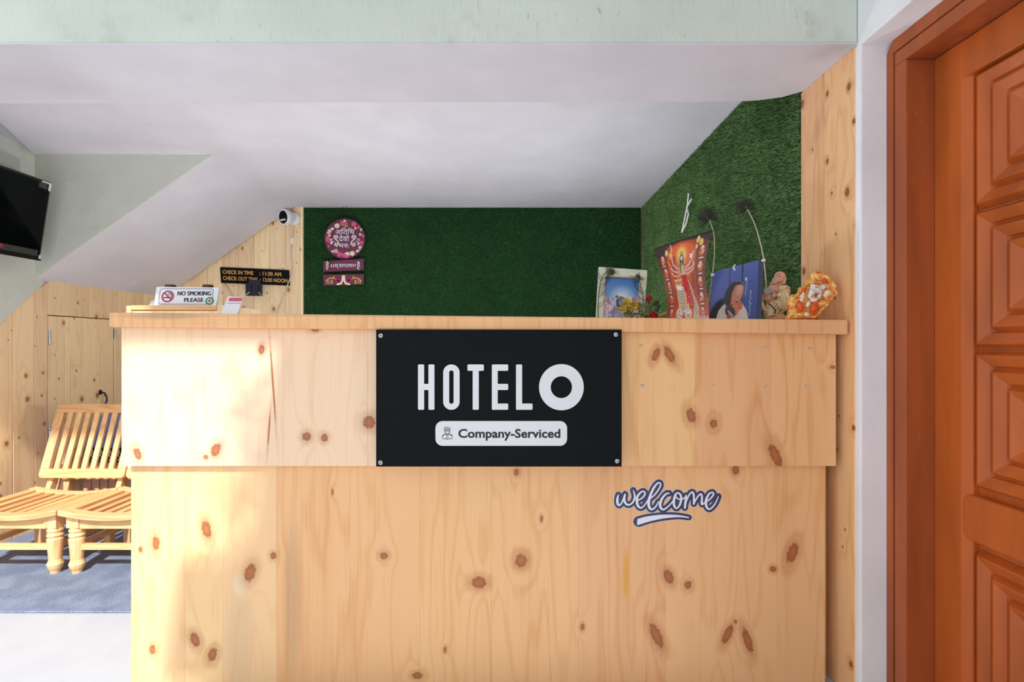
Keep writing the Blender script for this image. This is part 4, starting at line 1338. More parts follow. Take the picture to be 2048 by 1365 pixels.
for pts in ([(1250, 1080), (1420, 940), (1560, 760), (1700, 600)], [(1220, 1100), (1360, 960), (1500, 800), (1650, 640)], [(1480, 280), (1620, 360), (1690, 480), (1690, 600)], [(1530, 330), (1620, 430), (1640, 560)], [(1210, 330), (1300, 230), (1450, 220), (1560, 300)], [(1180, 400), (1290, 320), (1420, 310)], [(760, 1070), (900, 1000), (1050, 1060), (1200, 1080)], [(830, 700), (930, 640), (960, 720)]):
    sp = spline(pts, 5)
    m.tube([pt(p[0], p[1], -.016 - .004 * math.sin(i), YG) for i, p in enumerate(sp)], .0032, 7)
m.build('figure', M['amber'], ga, remesh=.0018)
m = MB()
gz(m, 1260, 510, 115, 90, -.02, 70); gz(m, 1420, 470, 80, 55, -.018, 40, -20); gz(m, 1170, 580, 62, 70, -.026, 50, 15); gz(m, 1130, 650, 42, 56, -.026, 36, 15); gz(m, 1340, 650, 46, 74, -.02, 40, 20); gz(m, 1190, 694, 70, 20, -.024, 22, -22); gz(m, 1200, 430, 60, 24, -.022, 26, -10); gz(m, 1330, 560, 60, 50, -.022, 40)
m.build('elephant_head', M['white_resin'], ga, remesh=.0016)
for q in ([(1500, 590, 66, 60, -.022, 36, 0), (1460, 640, 50, 40, -.022, 30, 0)], [(1000, 665, 46, 60, -.02, 30, 0), (985, 735, 40, 34, -.02, 28, 0), (1020, 610, 26, 40, -.02, 24, 0)], [(1215, 735, 76, 44, -.024, 36, 0), (1250, 720, 26, 22, -.03, 20, 0)], [(1110, 820, 44, 70, -.022, 30, 25)], [(1075, 1025, 60, 46, -.024, 30, 0)]):
    m = MB()
    for (u, v, ru, rv, dy, rd, ro) in q: gz(m, u, v, ru, rv, dy, rd, ro)
    m.build('carved_limb', M['cream'], ga, smooth=True)
for q in ([(955, 860, 70, 110, -.02, 46, -32), (950, 950, 80, 30, -.02, 30, 0)], [(1230, 880, 80, 110, -.024, 50, 30), (1190, 990, 70, 40, -.022, 30, 20)], [(1060, 520, 40, 60, -.012, 30, 20)], [(1460, 330, 36, 60, -.016, 26, 0)]):
    m = MB()
    for (u, v, ru, rv, dy, rd, ro) in q: gz(m, u, v, ru, rv, dy, rd, ro)
    m.build('red_accent', M['red_orange'], ga, smooth=True)
m = MB()
m.tube([pt(1215, 478, -.0335, YG), pt(1245, 486, -.0345, YG), pt(1275, 476, -.0335, YG)], .0011, 5)
m.tube([pt(1230, 640, -.029, YG), pt(1275, 618, -.031, YG), pt(1310, 590, -.029, YG)], .0012, 5)
m.build('face_lines', M['brown_lid'], ga)
m = MB(); m.prism([pt(1360, 1040, .013, YG), pt(1500, 1130, .013, YG), pt(1300, 1130, .013, YG)], (0, .03, 0)); m.build('rear_prop', M['red_orange'], ga)

# ---- white ribbon hanging on the side turf
m = MB()
m.tube([Vector((XR - .022, *P(x, y, Y)[1:])) for x, y, Y in ((1384, 387, 3.01), (1382, 412, 3.03), (1376, 440, 3.08), (1370, 465, 3.13), (1380, 447, 3.05), (1385, 428, 3.01), (1381, 414, 3.04), (1390, 398, 2.96))], .005, 6)
o = tag(m.build('ribbon', M['white_plastic']), 'thin white looped ribbon hanging on the side wall turf', 'ribbon')
for i, (x, y) in enumerate(((689, 408), (778, 410))):
    c = P(x, y, YB - .012)
    m = MB(); m.box(c.x - .009, c.x + .009, c.y - .004, c.y + .016, c.z - .006, c.z + .012); m.tube([c + Vector((0, -.003, 0)), c + Vector((0, -.02, -.004)), c + Vector((0, -.018, .008))], .003, 6)
    tag(m.build('wall_hook', M['white_plastic']), ('small white hook holding the round maroon sign', 'small bare white hook on the end turf under the ceiling')[i], 'hook')

# ---- round maroon hanging sign
YH = YB - 0.028
hg = thing('hanging_sign', tuple(P(688, 572, YH)), 'round maroon hanging welcome sign with flowers and two small boards below', 'sign')
cH = P(690, 478, YH)
RH = 40.5 * YH / F
cv = Canvas(150, 150, (104, 38, 68))
for (x, y, r, c) in ((.44, .12, .055, 'p'), (.50, .06, .028, 'w'), (.31, .18, .06, 'c'), (.72, .14, .06, 'p'), (.84, .22, .035, 'p'), (.76, .24, .026, 'w'), (.90, .28, .028, 'c'), (.87, .39, .028, 'w'), (.94, .42, .04, 'p'), (.90, .60, .05, 'p'), (.83, .62, .028, 'w'), (.86, .70, .03, 'w'), (.80, .80, .03, 'w'), (.68, .86, .06, 'c'), (.56, .88, .055, 'w'), (.48, .90, .05, 'p'), (.37, .88, .06, 'p'), (.55, .93, .04, 'p'), (.28, .80, .05, 'l'), (.20, .81, .03, 'w'), (.09, .52, .06, 'p'), (.17, .60, .03, 'w'), (.10, .68, .03, 'p'), (.12, .42, .026, 'w'), (.09, .35, .03, 'l'), (.12, .30, .03, 'w'), (.20, .25, .03, 'w'), (.06, .44, .02, 'p')):
    col = {'p': (222, 92, 138), 'w': (240, 232, 222), 'c': (236, 226, 196), 'l': (216, 190, 176)}[c]
    for k in range(5):
        a = k * 1.2566
        cv.ell(x + math.cos(a) * r * .5, y + math.sin(a) * r * .5, r * .55, r * .55, col)
    cv.ell(x, y, r * .35, r * .35, {'p': (186, 50, 104), 'w': (216, 186, 110), 'c': (214, 196, 150), 'l': (170, 110, 110)}[c])
for k in range(4):
    cv.line([(.09 + .02 * k, .38 - .04 * k), (.15 + .02 * k, .36 - .035 * k)], .018, (236, 226, 220)); cv.line([(.78 + .03 * k, .82 - .04 * k), (.84 + .03 * k, .82 - .04 * k)], .018, (236, 226, 220))
for s_ in (-1, 1):
    sx = lambda x: .5 + s_ * x
    cv.line([(sx(.19), .42), (sx(.26), .43), (sx(.24), .50), (sx(.17), .56), (sx(.15), .62), (sx(.20), .68), (sx(.25), .65), (sx(.23), .60), (sx(.20), .62)], .026, (236, 232, 230))
    cv.ell(sx(.22), .455, .06, .045, (226, 222, 222)); cv.ell(sx(.22), .46, .03, .022, (150, 120, 140)); cv.line([(sx(.30), .50), (sx(.36), .52), (sx(.31), .58), (sx(.27), .56)], .018, (230, 226, 226))
def disc_fn(u, v):
    return cH + Vector(((u - .5) * 2 * RH, -.0065, -(v - .5) * 2 * RH))
# clip the painted face to the disc: polar grid sampling the canvas
nr, na = 36, 120
vs, cols, fs = [], [], []
off = WL[hg.name]
for i in range(nr + 1):
    r = i / nr
    for k in range(na):
        a = 2 * math.pi * k / na
        u, v = .5 + .5 * r * math.cos(a), .5 - .5 * r * math.sin(a)
        vs.append(disc_fn(u, v) - off)
        cols.append(cv.a[min(149, int(v * 149)), min(149, int(u * 149))] if r < .985 else np.array((84, 26, 52)))
for i in range(nr):
    for k in range(na):
        k2 = (k + 1) % na
        fs.append((i * na + k, (i + 1) * na + k, (i + 1) * na + k2, i * na + k2))
me = bpy.data.meshes.new('painted_face')
me.from_pydata(vs, [], fs)
ca = me.color_attributes.new('Col', 'FLOAT_COLOR', 'POINT')
dat = np.ones((len(vs), 4), np.float32); dat[:, :3] = s2l(np.array(cols)); ca.data.foreach_set('color', dat.ravel())
me.materials.append(M['print_matte'])
disc_o = MB().lathe([(RH * .99, 0), (RH, .001), (RH, .006)], cH + Vector((0, 0, 0)), 64, 'Y').build('round_board', M['maroon'], hg)
pf_o = bpy.data.objects.new('painted_face', me); COL.objects.link(pf_o); pf_o.parent = disc_o
pH = Plane(P(620, 400, YH), (YH / F / 6.829, 0, 0), (0, 0, YH / F / 6.829)); pH.N = Vector((0, -1, 0))
GL = {}
def glyphs(mb, seq, x0, x1, ytop_, ybase, d, bold=.006):
    """Devanagari glyphs set one after another: seq of (glyph, x offset override)"""
    xs, parts, pen = [], [], 0.0
    for g_ in seq:
        dx = 0.0
        if isinstance(g_, tuple): g_, dx = g_
        vs, fs = text_mesh(g_, bold, 2)
        a, b_ = min(v.x for v in vs), max(v.x for v in vs)
        if g_ in 'ेि':
            parts.append(([Vector((v.x + pen + dx, v.y, 0)) for v in vs], fs))
            if g_ == 'ि': pen += .26
            continue
        parts.append(([Vector((v.x + pen + dx, v.y, 0)) for v in vs], fs))
        pen += (b_ if b_ > 0 else 0) + dx
    allv = [v for p_, _ in parts for v in p_]
    a, b_ = min(v.x for v in allv), max(v.x for v in allv)
    top, bot = .78, 0.0
    for q, (vs, fs) in enumerate(parts):
        mb.add([pH.at(x0 + (v.x - a) / (b_ - a) * (x1 - x0), -(ybase - (v.y - bot) / (top - bot) * (ybase - ytop_) * 1.0), d + .0002 * q) for v in vs], fs)
m = MB()
glyphs(m, ['अ', 'ि', 'त', 'ि', 'थ'], 350, 612, 400, 470, .0075)
glyphs(m, ['द', 'े', 'व', 'ो'], 400, 540, 488, 570, .0075)
glyphs(m, ['भ', 'व', ':'], 395, 540, 590, 655, .0075)
m.build('lettering', M['sticker_white'], disc_o)
m = MB(); glyphs(m, ['ॐ'], 458, 524, 322, 392, .0075); m.build('om_symbol', M['gold_text'], disc_o)
# two boards
pB1 = [P(647, 523, YH), P(728, 518, YH), P(728, 540.5, YH), P(647.5, 544.5, YH)]
pB2 = [P(647, 550, YH), P(728, 548.5, YH), P(728, 569, YH), P(647.5, 572, YH)]
b1 = MB().prism(pB1, (0, -.006, 0)).build('small_board', M['maroon'], hg)
b2 = MB().prism(pB2, (0, -.006, 0)).build('small_board', M['maroon'], hg)
m = MB(); glyphs(m, ['॥'], 290, 330, 872, 922, .0068); glyphs(m, ['स्', 'व', 'ा', 'ग', 'त', 'म'], 340, 585, 868, 925, .0068); glyphs(m, ['॥'], 590, 625, 868, 915, .0068)
m.build('lettering', M['sticker_white'], b1)
for x in (240, 665):
    m = MB()
    for k in range(7):
        disc(m, pH, x + 14 * math.sin(k * 2.1), -(850 + 16 * k), 9, 9, .0068)
    ribbon(m, pH, [(x - 18, -850), (x + 14, -885), (x - 12, -915), (x + 8, -960)], 7, .0068)
    m.build('figure_print', M['letter_white'], b1)
for s_, x in ((1, 285), (-1, 640)):
    m = MB()
    e = lambda px_, py_: (x + s_ * px_, -py_)
    ribbon(m, pH, [e(-60, 1110), e(-20, 1075), e(30, 1070), e(50, 1050)], 16, .0068)
    for q in (-45, -20, 10, 25): ribbon(m, pH, [e(q, 1100), e(q - 5, 1145)], 11, .0068, k=1)
    ribbon(m, pH, [e(30, 1070), e(65, 1085)], 12, .0068, k=1)
    m.build('animal_print', M['gold_text'], b2)
m = MB()
for s_ in (-1, 1):
    ribbon(m, pH, [(460 + s_ * 10, -1045), (460 + s_ * 14, -1100), (460 + s_ * 30, -1140), (460 + s_ * 80, -1155)], 26, .0068)
m.build('folded_hands_print', M['cream'], b2)
m = MB()
for x, y in ((390, 1105), (530, 1100), (460, 1145)):
    for k in range(6): disc(m, pH, x + 18 * math.cos(k * 1.05), -y + 14 * math.sin(k * 1.05), 15, 13, .0066)
M['magenta'] = simple('magenta_paint', rgb(206, 50, 116), .5)
m.build('flower_print', M['magenta'], b2)
m = MB()
m.tube([P(668, 445, YH - .002), P(689, 409, YH - .004), P(711, 443, YH - .002)], .003, 6)
for (a, b_) in (((662, 508), (660, 526)), ((714, 508), (713, 522)), ((655, 542), (655, 553)), ((719, 540), (719, 551))):
    MB().tube([P(*a, YH - .008), P(*b_, YH - .008)], .0025, 6).build('cord', M['black_cord'], hg)
m.build('cord', M['black_cord'], hg)

# ---- security camera and its cable
YV = YB
sc_ = thing('security_camera', tuple(P(589, 440, YB)), 'white turret security camera with dark lens face on the pine cladding', 'camera')
c = P(590, 439, YB)
MB().lathe([(.052, 0), (.052, .015), (.046, .03), (.03, .036)], c, 28, 'Y').build('base', M['white_plastic'], sc_, smooth=True)
cb = c + Vector((-.026, -.052, .002))
MB().ell(cb, (.054, .054, .054), None, 24).build('body', M['white_plastic'], sc_, smooth=True)
ax_ = Vector((-.45, -.85, -.15)).normalized()
rot = Vector((0, 0, 1)).rotation_difference(ax_).to_matrix()
MB().lathe([(.054, .0), (.064, .015), (.068, .045), (.063, .060), (.053, .060), (.053, .053)], cb, 32, 'Z', rot).build('ring', M['white_plastic'], sc_, smooth=False)
lf = MB().lathe([(.0525, .050), (.0525, .056), (.046, .0595)], cb, 28, 'Z', rot).build('lens_face', M['tv_black'], sc_, smooth=False)
m = MB()
for k in range(4):
    q = cb + ax_ * .060 + Vector((.85, -.45, 0)) * (-.024 + .016 * k) + Vector((0, 0, -.022))
    m.ell(q, (.0075, .004, .008), None, 8)
m.build('infrared_lamp', M['letter_white'], lf)
MB().ell(cb + ax_ * .052 + Vector((0, 0, .008)), (.016, .016, .016), None, 12).build('lens', M['tv_black'], lf, smooth=True)
m = MB()
yc = YB - .006
m.tube([Vector(p) for p in spline([tuple(P(x, y, yc - (.016 if 535 < y < 580 else 0))) for x, y in ((589, 453), (587, 468), (584, 490), (582, 508), (584, 530), (583, 548), (576, 568), (566, 595), (553, 628), (545, 660))], 5)], .0042, 7)
cbl_ = tag(m.build('camera_cable', M['cable'], smooth=True), 'thin pale cable running down the cladding from the security camera', 'cable')
cc = P(584.5, 482, yc)
m = MB(); m.box(cc.x - .011, cc.x + .011, cc.y - .012, cc.y + .006, cc.z - .026, cc.z + .026); m.build('connector', M['white_plastic'], cbl_, bevel=.004)
m = MB(); m.tube([P(450, 567, yc), P(462, 587, yc), P(476, 606, yc), P(490, 640, yc)], .0045, 7)
tag(m.build('power_cord', M['cable'], smooth=True), 'short slanting grey cord below the black check-in time board', 'cable')

# ---- check-in board and mount
ci = thing('check_in_sign', tuple(P(510, 570, YB - .01)), 'long black board with gold check in and check out times on cladding', 'sign')
cbn = [P(440, 534.5, YB - .012), P(577.5, 540.5, YB - .012), P(579, 571.5, YB - .012), P(442, 566, YB - .012)]
MB().prism(cbn, (0, .012, 0)).build('board', M['black_gloss'], ci)
R_ = (cbn[1] - cbn[0]) / 137.5; U_ = (cbn[0] - cbn[3]) / 31.5
pI = Plane(cbn[3], R_, U_); pI.N = Vector((0, -1, 0))
m = MB()
put_text(m, pI, 'CHECK IN TIME', 4.5, 66, 18.5, 7.6, .0008, .025); put_text(m, pI, ': 11:30 AM', 78.5, 122, 18.5, 7.6, .0008, .025)
put_text(m, pI, 'CHECK OUT TIME', 4.5, 74, 6.2, 7.6, .0008, .025); put_text(m, pI, ': 12:00 NOON', 79, 134, 6.2, 7.6, .0008, .025)
m.build('lettering', M['gold_text'], ci)
mt = thing('monitor_mount', tuple(P(507, 592, YB - .09)), 'square dark navy mounting plate in front of the check-in time board', 'mount')
pM = Plane(P(0, 0, YB - .09), ((YB - .09) / F, 0, 0), (0, 0, -(YB - .09) / F)); pM.N = Vector((0, -1, 0))
m = MB(); plate(m, pM, rrect(491, 567, 523.5, 592, 1.5, 3), -.012, 0); pl_o = m.build('plate', M['mount_black'], mt)
m = MB(); plate(m, pM, rrect(498, 560, 521, 568, 1.5, 3), -.008, .004); plate(m, pM, rrect(497, 569, 503, 583, 1, 2), 0, .006); plate(m, pM, rrect(511, 569, 517, 583, 1, 2), 0, .006); m.build('bracket', M['mount_black'], mt)
a = P(507, 572, YB - .09)
MB().box(a.x - .02, a.x + .02, YB - .08, YB - .001, a.z - .02, a.z + .02).build('arm', M['mount_black'], mt)
for q in ([(493, 590), (498, 585)], [(522, 590), (517, 585)]):
    m = MB(); ribbon(m, pM, q, 1.6, .0006, k=1); m.build('slot', M['metal'], pl_o)

# ---- wooden shelf unit behind the counter and what stands on it
YQ = 2.15
zt = pz(611, YQ)
MB_d = thing('work_desk', (-0.9, YQ + .2, 0), 'plain pine work desk behind the counter carrying the shelf unit', 'desk')
MB().box(-1.62, -0.3, YQ - .01, YQ + .50, .76, .79).build('desk_top', M['pine_x'], MB_d, bevel=.002)
for x_ in (-1.45, -0.36):
    for y_ in (YQ + .02, YQ + .42):
        MB().box(x_, x_ + .05, y_, y_ + .05, .009, .76).build('leg', M['chair_z'], MB_d)
su = thing('shelf_unit', (pxX(345, YQ), YQ + .15, .7905), 'plain wooden shelf unit showing only its top behind the counter', 'shelf')
xa, xb = pxX(262, YQ), pxX(433, YQ)
MB().box(xa, xb, YQ, YQ + .32, zt - .020, zt).build('top_board', M['pine_x'], su, bevel=.001)
MB().box(xa - .020, xa, YQ, YQ + .32, .7905, zt - .002).build('side_panel', M['red_orange'] if False else M['chair_z'], su)
MB().box(xb, xb + .028, YQ + .004, YQ + .32, .7905, zt + .001).build('side_panel', M['pine_back'], su)
MB().box(xa, xb, YQ + .006, YQ + .026, zt - .09, zt - .024).build('front_rail', M['pine_back'], su)
MB().box(xa, xb, YQ + .30, YQ + .32, .7905, zt - .02).build('back_panel', M['pine_back'], su)

ns = thing('no_smoking_sign', tuple(P(370, 609, YQ + .05)), 'white no smoking sign block with red prohibition circle on the wooden shelf', 'sign')
y0 = YQ + .04
tl, tr, br, bl = P(313, 574, y0 + .028), P(438, 575.5, y0 + .028), P(432, 611, y0), P(308, 610.5, y0)
zb = zt + .0005
bl.z = zb; br.z = zb
MB().prism([bl, br, br + Vector((0, .055, 0)), bl + Vector((0, .055, 0))], (0, 0, .002)).build('foot', M['white_plastic'], ns)
MB().prism([tl, tr, br, bl], (0, .012, 0)).build('board', M['white_card'], ns)
pN = Plane(bl, (br - bl) / 1180, (tl - bl) / 350)
pN.N = -pN.N if pN.N.y > 0 else pN.N
m = MB()
bb = rrect(80, 30, 1100, 312, 38, 5)
ribbon(m, pN, bb + [bb[0]], 8, .0007, k=1, caps=False)
m.build('border_print', M['navy'], ns)
m = MB()
for q, dx in enumerate((-4, -2, 0, 2, 4)):
    put_text(m, pN, 'NO SMOKING', 424 + dx, 1062 + dx, 190, 76, .0008 + .00006 * q, 0)
    put_text(m, pN, 'PLEASE', 564 + dx, 932 + dx, 72, 72, .0008 + .00006 * q, 0)
m.build('lettering', M['ink'], ns)
m = MB(); ring(m, pN, 240, 172, 118, 106, 94, 83, .0005, .0011, 40); ribbon(m, pN, [(165, 240), (318, 105)], 22, .0011, k=1, caps=False); m.build('prohibition_logo', M['red_ink'], ns)
m = MB(); ribbon(m, pN, [(160, 150), (300, 150)], 18, .0008, k=1, caps=False); ribbon(m, pN, [(310, 150), (312, 190), (292, 215)], 14, .0008, k=4); ribbon(m, pN, [(270, 190), (238, 215), (262, 240), (300, 225), (290, 205)], 9, .0008, k=5); m.build('cigarette_logo', M['ink'], ns)
m = MB(); ring(m, pN, 1050, 88, 82, 72, 46, 40, .0009, .0013, 32); m.build('round_logo', M['green_ink'], ns)
m = MB(); disc(m, pN, 1050, 88, 45, 40, .0012); m.build('logo_disc', M['white_card'], ns)
m = MB(); disc(m, pN, 1050, 90, 26, 26, .0014); m.build('berry_logo', M['red_ink'], ns)

for i, (x, lab) in enumerate(((341, 'jar with dark brown lid behind the no smoking sign, under the sloping ceiling'), (416, 'jar with dark brown lid behind the no smoking sign, nearer the check-in board'))):
    Yj = YQ + .20
    c = P(x, 570, Yj)
    j = thing('lidded_jar', (c.x, Yj, zt), lab, 'jar')
    MB().lathe([(.02, 0), (.024, .004), (.024, c.z - zt - .022), (.020, c.z - zt - .014)], (c.x, Yj, zt + .0005), 18).build('body', M['cream'], j, smooth=True)
    MB().lathe([(.022, c.z - zt - .014), (.023, c.z - zt - .012), (.023, c.z - zt - .002), (.020, c.z - zt)], (c.x, Yj, zt), 18).build('lid', M['brown_lid'], j)
M['clear'] = simple('pale_blue_acrylic', rgb(200, 220, 232), .15)
c = P(303, 607, YQ + .09)
m = MB(); m.obox((c.x - .015, YQ + .09, zt + .0005), (.04, 0, 0), (.006, .012, .03), (0, .004, 0))
tag(m.build('card_stand', M['clear']), 'small pale blue acrylic card tucked beside the no smoking sign', 'card stand')

# ---- leaning white card on the counter
Yd = 1.72
qc = thing('display_card', tuple(P(462, 640, Yd)), 'white display card with a red printed band leaning on the counter top', 'card')
tl, tr = P(456.5, 593, Yd + .035), P(487.5, 595, Yd + .035)
bl, br = P(444.5, 626, Yd), P(478, 627, Yd)
dz = ztop(bl.x) + .0008
bl.z = br.z = dz; bl.y = br.y = Yd - .006
bl.x = pxX(442, Yd); br.x = pxX(476, Yd)
MB().prism([tl, tr, br, bl], (0, .003, 0)).build('card', M['white_card'], qc)
pD = Plane(bl, (br - bl) / 100, (tl - bl) / 100); pD.N = -pD.N if pD.N.y > 0 else pD.N
m = MB(); plate(m, pD, [(12, 74), (90, 74), (90, 92), (12, 92)], .0002, .0006); m.build('red_band_print', M['pink_ink'], qc)
m = MB(); plate(m, pD, [(10, 62), (92, 62), (92, 64.5), (10, 64.5)], .0002, .0006); m.build('line_print', M['grey_ink'], qc)
MB().prism([tl.lerp(tr, .45) + (bl - tl) * .3 + Vector((0, .003, 0)), tl.lerp(tr, .6) + (br - tr) * .3 + Vector((0, .003, 0)), bl.lerp(br, .6) + Vector((0, .06, 0)), bl.lerp(br, .45) + Vector((0, .06, 0))], (0, .002, 0)).build('prop', M['white_card'], qc)

# ---- television on the side wall
tv = thing('television', (-2.8, 2.57, 1.6), 'black flat television tilted down on the plaster wall', 'television')
T0, B0 = P(104, 366, 2.93), P(80, 522.5, 2.945)
dn = (B0 - T0)
al = Vector((0, -.74, 0))
nrm = dn.cross(al).normalized()
if nrm.x < 0: nrm = -nrm
MB().obox(T0, al, dn, -nrm * .045).build('case', M['tv_case'], tv, bevel=.006, seg=2)
MB().obox(T0 + al * .018 + dn * .03 + nrm * .0005, al * .964, dn * .90, nrm * .001).build('screen', M['tv_black'], tv)
MB().obox(T0 + dn * .975 + nrm * .0005, al, dn * .022, nrm * .004).build('lower_bezel', M['tv_case'], tv)
pV = Plane(T0 + nrm * .002, al / 740, -dn / dn.length / 1000)
pV.N = nrm
m = MB(); plate(m, pV, [(4, -6), (62, -6), (62, -14), (18, -14), (18, -52), (4, -52)], 0, .001); m.build('corner_sticker', M['letter_white'], tv)
M['label_grey'] = simple('grey_label', rgb(54, 54, 52), .5)
m = MB(); plate(m, pV, [(26, -16), (78, -16), (78, -48), (26, -48)], 0, .0006); m.build('grey_label', M['label_grey'], tv)
m = MB(); plate(m, pV, [(24, -404), (250, -404), (250, -438), (24, -438)], 0, .0006); m.build('grey_label', M['label_grey'], tv)
m = MB(); ribbon(m, pV, [(238, -412), (226, -414), (222, -424), (238, -430), (238, -412)], 5, .001, k=1); m.build('red_logo', M['red_ink'], tv)
m = MB(); plate(m, pV, [(120, -415), (170, -415), (170, -427), (120, -427)], 0.0004, .001); m.build('green_print', simple('dark_green_print', rgb(40, 70, 44), .5), tv)
m = MB(); plate(m, pV, [(4, -430), (14, -430), (14, -452), (4, -452)], 0, .0012); m.build('corner_sticker', M['letter_white'], tv)
mid = T0 + al * .5 + dn * .5 - nrm * .045
MB().tube([mid + Vector((.0, 0, 0)), Vector((XL + .012, mid.y, mid.z + .02))], .025, 10).build('wall_arm', M['tv_case'], tv)
MB().box(XL + .0101, XL + .02, mid.y - .08, mid.y + .08, mid.z - .08, mid.z + .12).build('wall_bracket', M['tv_case'], tv)

# ------------------------------------------------------------------ carpet and chairs
cp_ = tag(MB().box(XL, -1.22, 2.112, YB - .02, 0.0005, 0.009).build('carpet', M['carpet'], bevel=.003), 'blue-grey carpet under the slatted wooden chairs', 'carpet')

def make_chair(loc, label):
    t = thing('slatted_chair', loc, label, 'chair', 'slatted wooden chairs by the cupboard wall')
    L = Vector(loc)
    def b(m, name, mat, par=None, **kw):
        m.v = [v + L for v in m.v]
        return m.build(name, M[mat], par or t, **kw)
    W = .245
    zs_ = .325
    def sag(x): return -.030 * (1 - (x / W) ** 2)
    prof = [(.020, 0), (.022, .012), (.030, .028), (.0345, .045), (.029, .060), (.0265, .068), (.029, .10), (.033, .15), (.0345, .168), (.030, .178), (.035, .188), (.029, .200), (.034, .212), (.029, .224), (.029, .230)]
    for s_ in (-1, 1):
        m = MB(); m.lathe(prof, (s_ * .195, -.165, 0), 20); m.box(s_ * .195 - .029, s_ * .195 + .029, -.194, -.136, .229, .302)
        b(m, 'leg', 'chair_z', smooth=False)
        m = MB(); m.obox((s_ * .195 - .018, .15, 0), (.036, 0, 0), (0, .04, 0), (0, -.005, .29)); b(m, 'leg', 'chair_z', bevel=.003)
        m = MB(); m.box(s_ * .195 - .012, s_ * .195 + .012, -.135, .16, .115, .142); b(m, 'stretcher', 'chair_y', bevel=.002)
        m = MB(); m.box(s_ * .215 - .014, s_ * .215 + .014, -.137, .20, .235, .296); b(m, 'apron', 'chair_y', bevel=.002)
        # back post behind the seat, leaning
        m = MB(); m.obox((s_ * .200 - .015, .165, .18), (.030, 0, 0), (0, .045, 0), (0, .10, .25)); b(m, 'back_post', 'chair_z', bevel=.003)
    m = MB(); m.box(-.167, .167, -.178, -.152, .115, .142); b(m, 'stretcher', 'chair_x', bevel=.002)
    m = MB(); m.box(-.167, .167, -.186, -.162, .222, .290); b(m, 'apron', 'chair_x', bevel=.002)
    # curved seat rails and slats
    for (ya, yb) in ((-.222, -.165), (.150, .200)):
        m = MB(); n = 14
        top = [(-W + 2 * W * k / n, zs_ + sag(-W + 2 * W * k / n) * .9) for k in range(n + 1)]
        pl = top + [(x, z - .028) for x, z in top[::-1]]
        m.prism([(x, ya, z) for x, z in pl], (0, yb - ya, 0)); b(m, 'seat_rail', 'chair_x', bevel=.004)
    ns_ = 9
    for k in range(ns_):
        x = -W + .02 + (2 * W - .04) * k / (ns_ - 1)
        z = zs_ + sag(x) * .9
        w = .018 if k not in (0, ns_ - 1) else .024
        m = MB(); m.box(x - w + .0, x + w, -.166, .151, z - .020, z - .003); b(m, 'seat_slat', 'chair_y', bevel=.002)
    # backrest
    p0, p1 = Vector((0, .215, .365)), Vector((0, .345, .772))
    up_ = (p1 - p0); Ln = up_.length; up_.normalize()
    nr_ = Vector((0, -up_.z, up_.y))
    def slab(x0, x1, a, c, th, off_=0):
        m = MB(); m.obox(p0 + up_ * a + Vector((x0, 0, 0)) - nr_ * (th / 2 - off_), (x1 - x0, 0, 0), up_ * (c - a), nr_ * th); return m
    def rail(a, c, sign):
        r = .022
        pts = rrect(-W, a, W, c, .003, 2)
        n = 6
        if sign > 0:
            pts = [(W, a), (W, c - r)] + [(W - r + r * math.cos(q), c - r + r * math.sin(q)) for q in np.linspace(0, math.pi / 2, n)] + [(-W + r - r * math.sin(q), c - r + r * math.cos(q)) for q in np.linspace(0, math.pi / 2, n)] + [(-W, a)]
        else:
            pts = [(W, c), (-W, c), (-W, a + r)] + [(-W + r - r * math.cos(q), a + r - r * math.sin(q)) for q in np.linspace(0, math.pi / 2, n)] + [(W - r + r * math.sin(q), a + r - r * math.cos(q)) for q in np.linspace(0, math.pi / 2, n)]
        m = MB(); m.prism([p0 + up_ * y + Vector((x, 0, 0)) + nr_ * .012 for x, y in pts], -nr_ * .026)
        return m
    b(rail(0, .052, -1), 'back_rail', 'chair_x', bevel=.002)
    b(rail(Ln - .052, Ln, 1), 'back_rail', 'chair_x', bevel=.002)
    for s_ in (-1, 1):
        x = s_ * (W - .024)
        b(slab(x - .024, x + .024, .052, Ln - .052, .024), 'back_stile', 'chair_z', bevel=.002)
    for k in range(7):
        x = -.156 + .052 * k
        b(slab(x - .0145, x + .0145, .05, Ln - .05, .014, .003), 'back_slat', 'chair_z', bevel=.0015)
    return t
ch = make_chair((-2.455, 2.64, .009), 'slatted wooden chair whose whole ladder back shows beside the counter')
ch2 = copy_tree(ch)
ch2.location = (-1.957, 2.64, .009)
ch2['label'] = 'slatted wooden chair partly hidden behind the counter end'

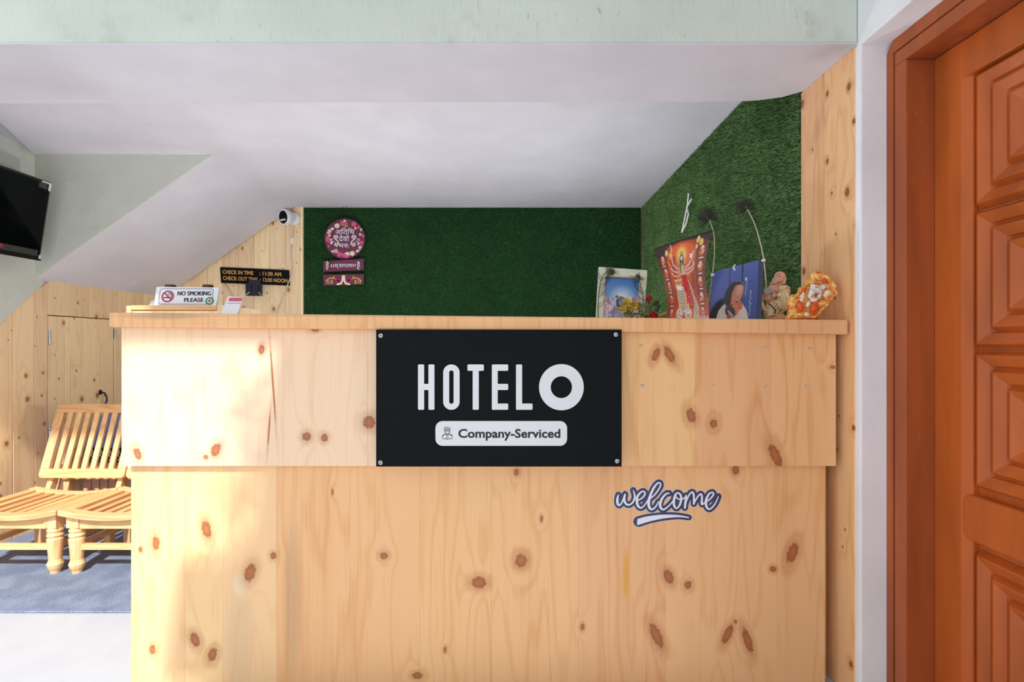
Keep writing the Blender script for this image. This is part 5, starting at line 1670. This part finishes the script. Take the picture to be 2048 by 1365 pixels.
# things behind the chairs
sd = thing('side_table', (-2.58, 3.36, .009), 'low wooden side table behind the slatted chairs', 'table')
for (x0_, x1_) in ((-2.87, -2.735), (-2.73, -2.595), (-2.59, -2.455), (-2.45, -2.31)):
    MB().box(x0_, x1_, 3.16, 3.56, .335, .365).build('top_board', M['chair_y'], sd, bevel=.002)
MB().box(-2.86, -2.32, 3.165, 3.185, .285, .334).build('apron', M['chair_x'], sd)
for x in (-2.84, -2.34):
    for y in (3.187, 3.50):
        MB().box(x - .02, x + .02, y, y + .04, .009, .335).build('leg', M['chair_z'], sd)
M['wicker'] = simple('pinkish_basket_wood', rgb(206, 164, 144), .6, vary=.15, vscale=14)
bk = thing('slatted_basket', (-2.6, 3.36, .009), 'reddish slatted wooden basket under the side table', 'basket')
for k in range(7):
    MB().box(-2.78 + .055 * k, -2.73 + .055 * k, 3.24, 3.255, .02, .27).build('slat', M['wicker'], bk, bevel=.002)
MB().box(-2.78, -2.40, 3.256, 3.49, .012, .03).build('base', M['wicker'], bk)
MB().box(-2.78, -2.40, 3.256, 3.265, .03, .26).build('liner', M['brown_lid'], bk)
M['denim'] = simple('blue_cloth', rgb(112, 138, 196), .9, vary=.25, vscale=18)
M['pattern_dark'] = simple('dark_pattern_cloth', rgb(34, 34, 32), .9)
bg_ = thing('cloth_bag', (-2.66, 3.36, .365), 'blue cloth bag with a black and white patterned base on the side table', 'bag')
m = MB()
for (x, z, rx, rz) in ((-2.70, .56, .13, .12), (-2.60, .54, .15, .13), (-2.74, .50, .08, .08), (-2.54, .50, .13, .10), (-2.64, .47, .17, .05)):
    m.ell((x, 3.37, z), (rx, .10, rz), None, 16)
m.build('cloth', M['denim'], bg_, remesh=.012)
pb = MB().box(-2.80, -2.44, 3.27, 3.47, .366, .46).build('base', M['pattern_dark'], bg_, bevel=.01, seg=2)
m = MB()
pZ = Plane(Vector((-2.80, 3.2695, .366)), (1, 0, 0), (0, 0, 1)); pZ.N = Vector((0, -1, 0))
for k in range(12):
    x = .02 + .029 * k
    ribbon(m, pZ, [(x, .012), (x + .012, .030), (x, .048), (x + .012, .066), (x, .084)], .006, .0006, k=1)
m.build('pattern_print', M['letter_white'], pb)
lb = MB().prism([(-2.885, 3.05, .009), (-2.835, 3.05, .009), (-2.70, 3.07, .62), (-2.75, 3.07, .62)], (0, .018, 0))
tag(lb.build('loose_board', M['wicker'], bevel=.002), 'narrow pinkish board leaning by the cupboard behind the chair back', 'board')
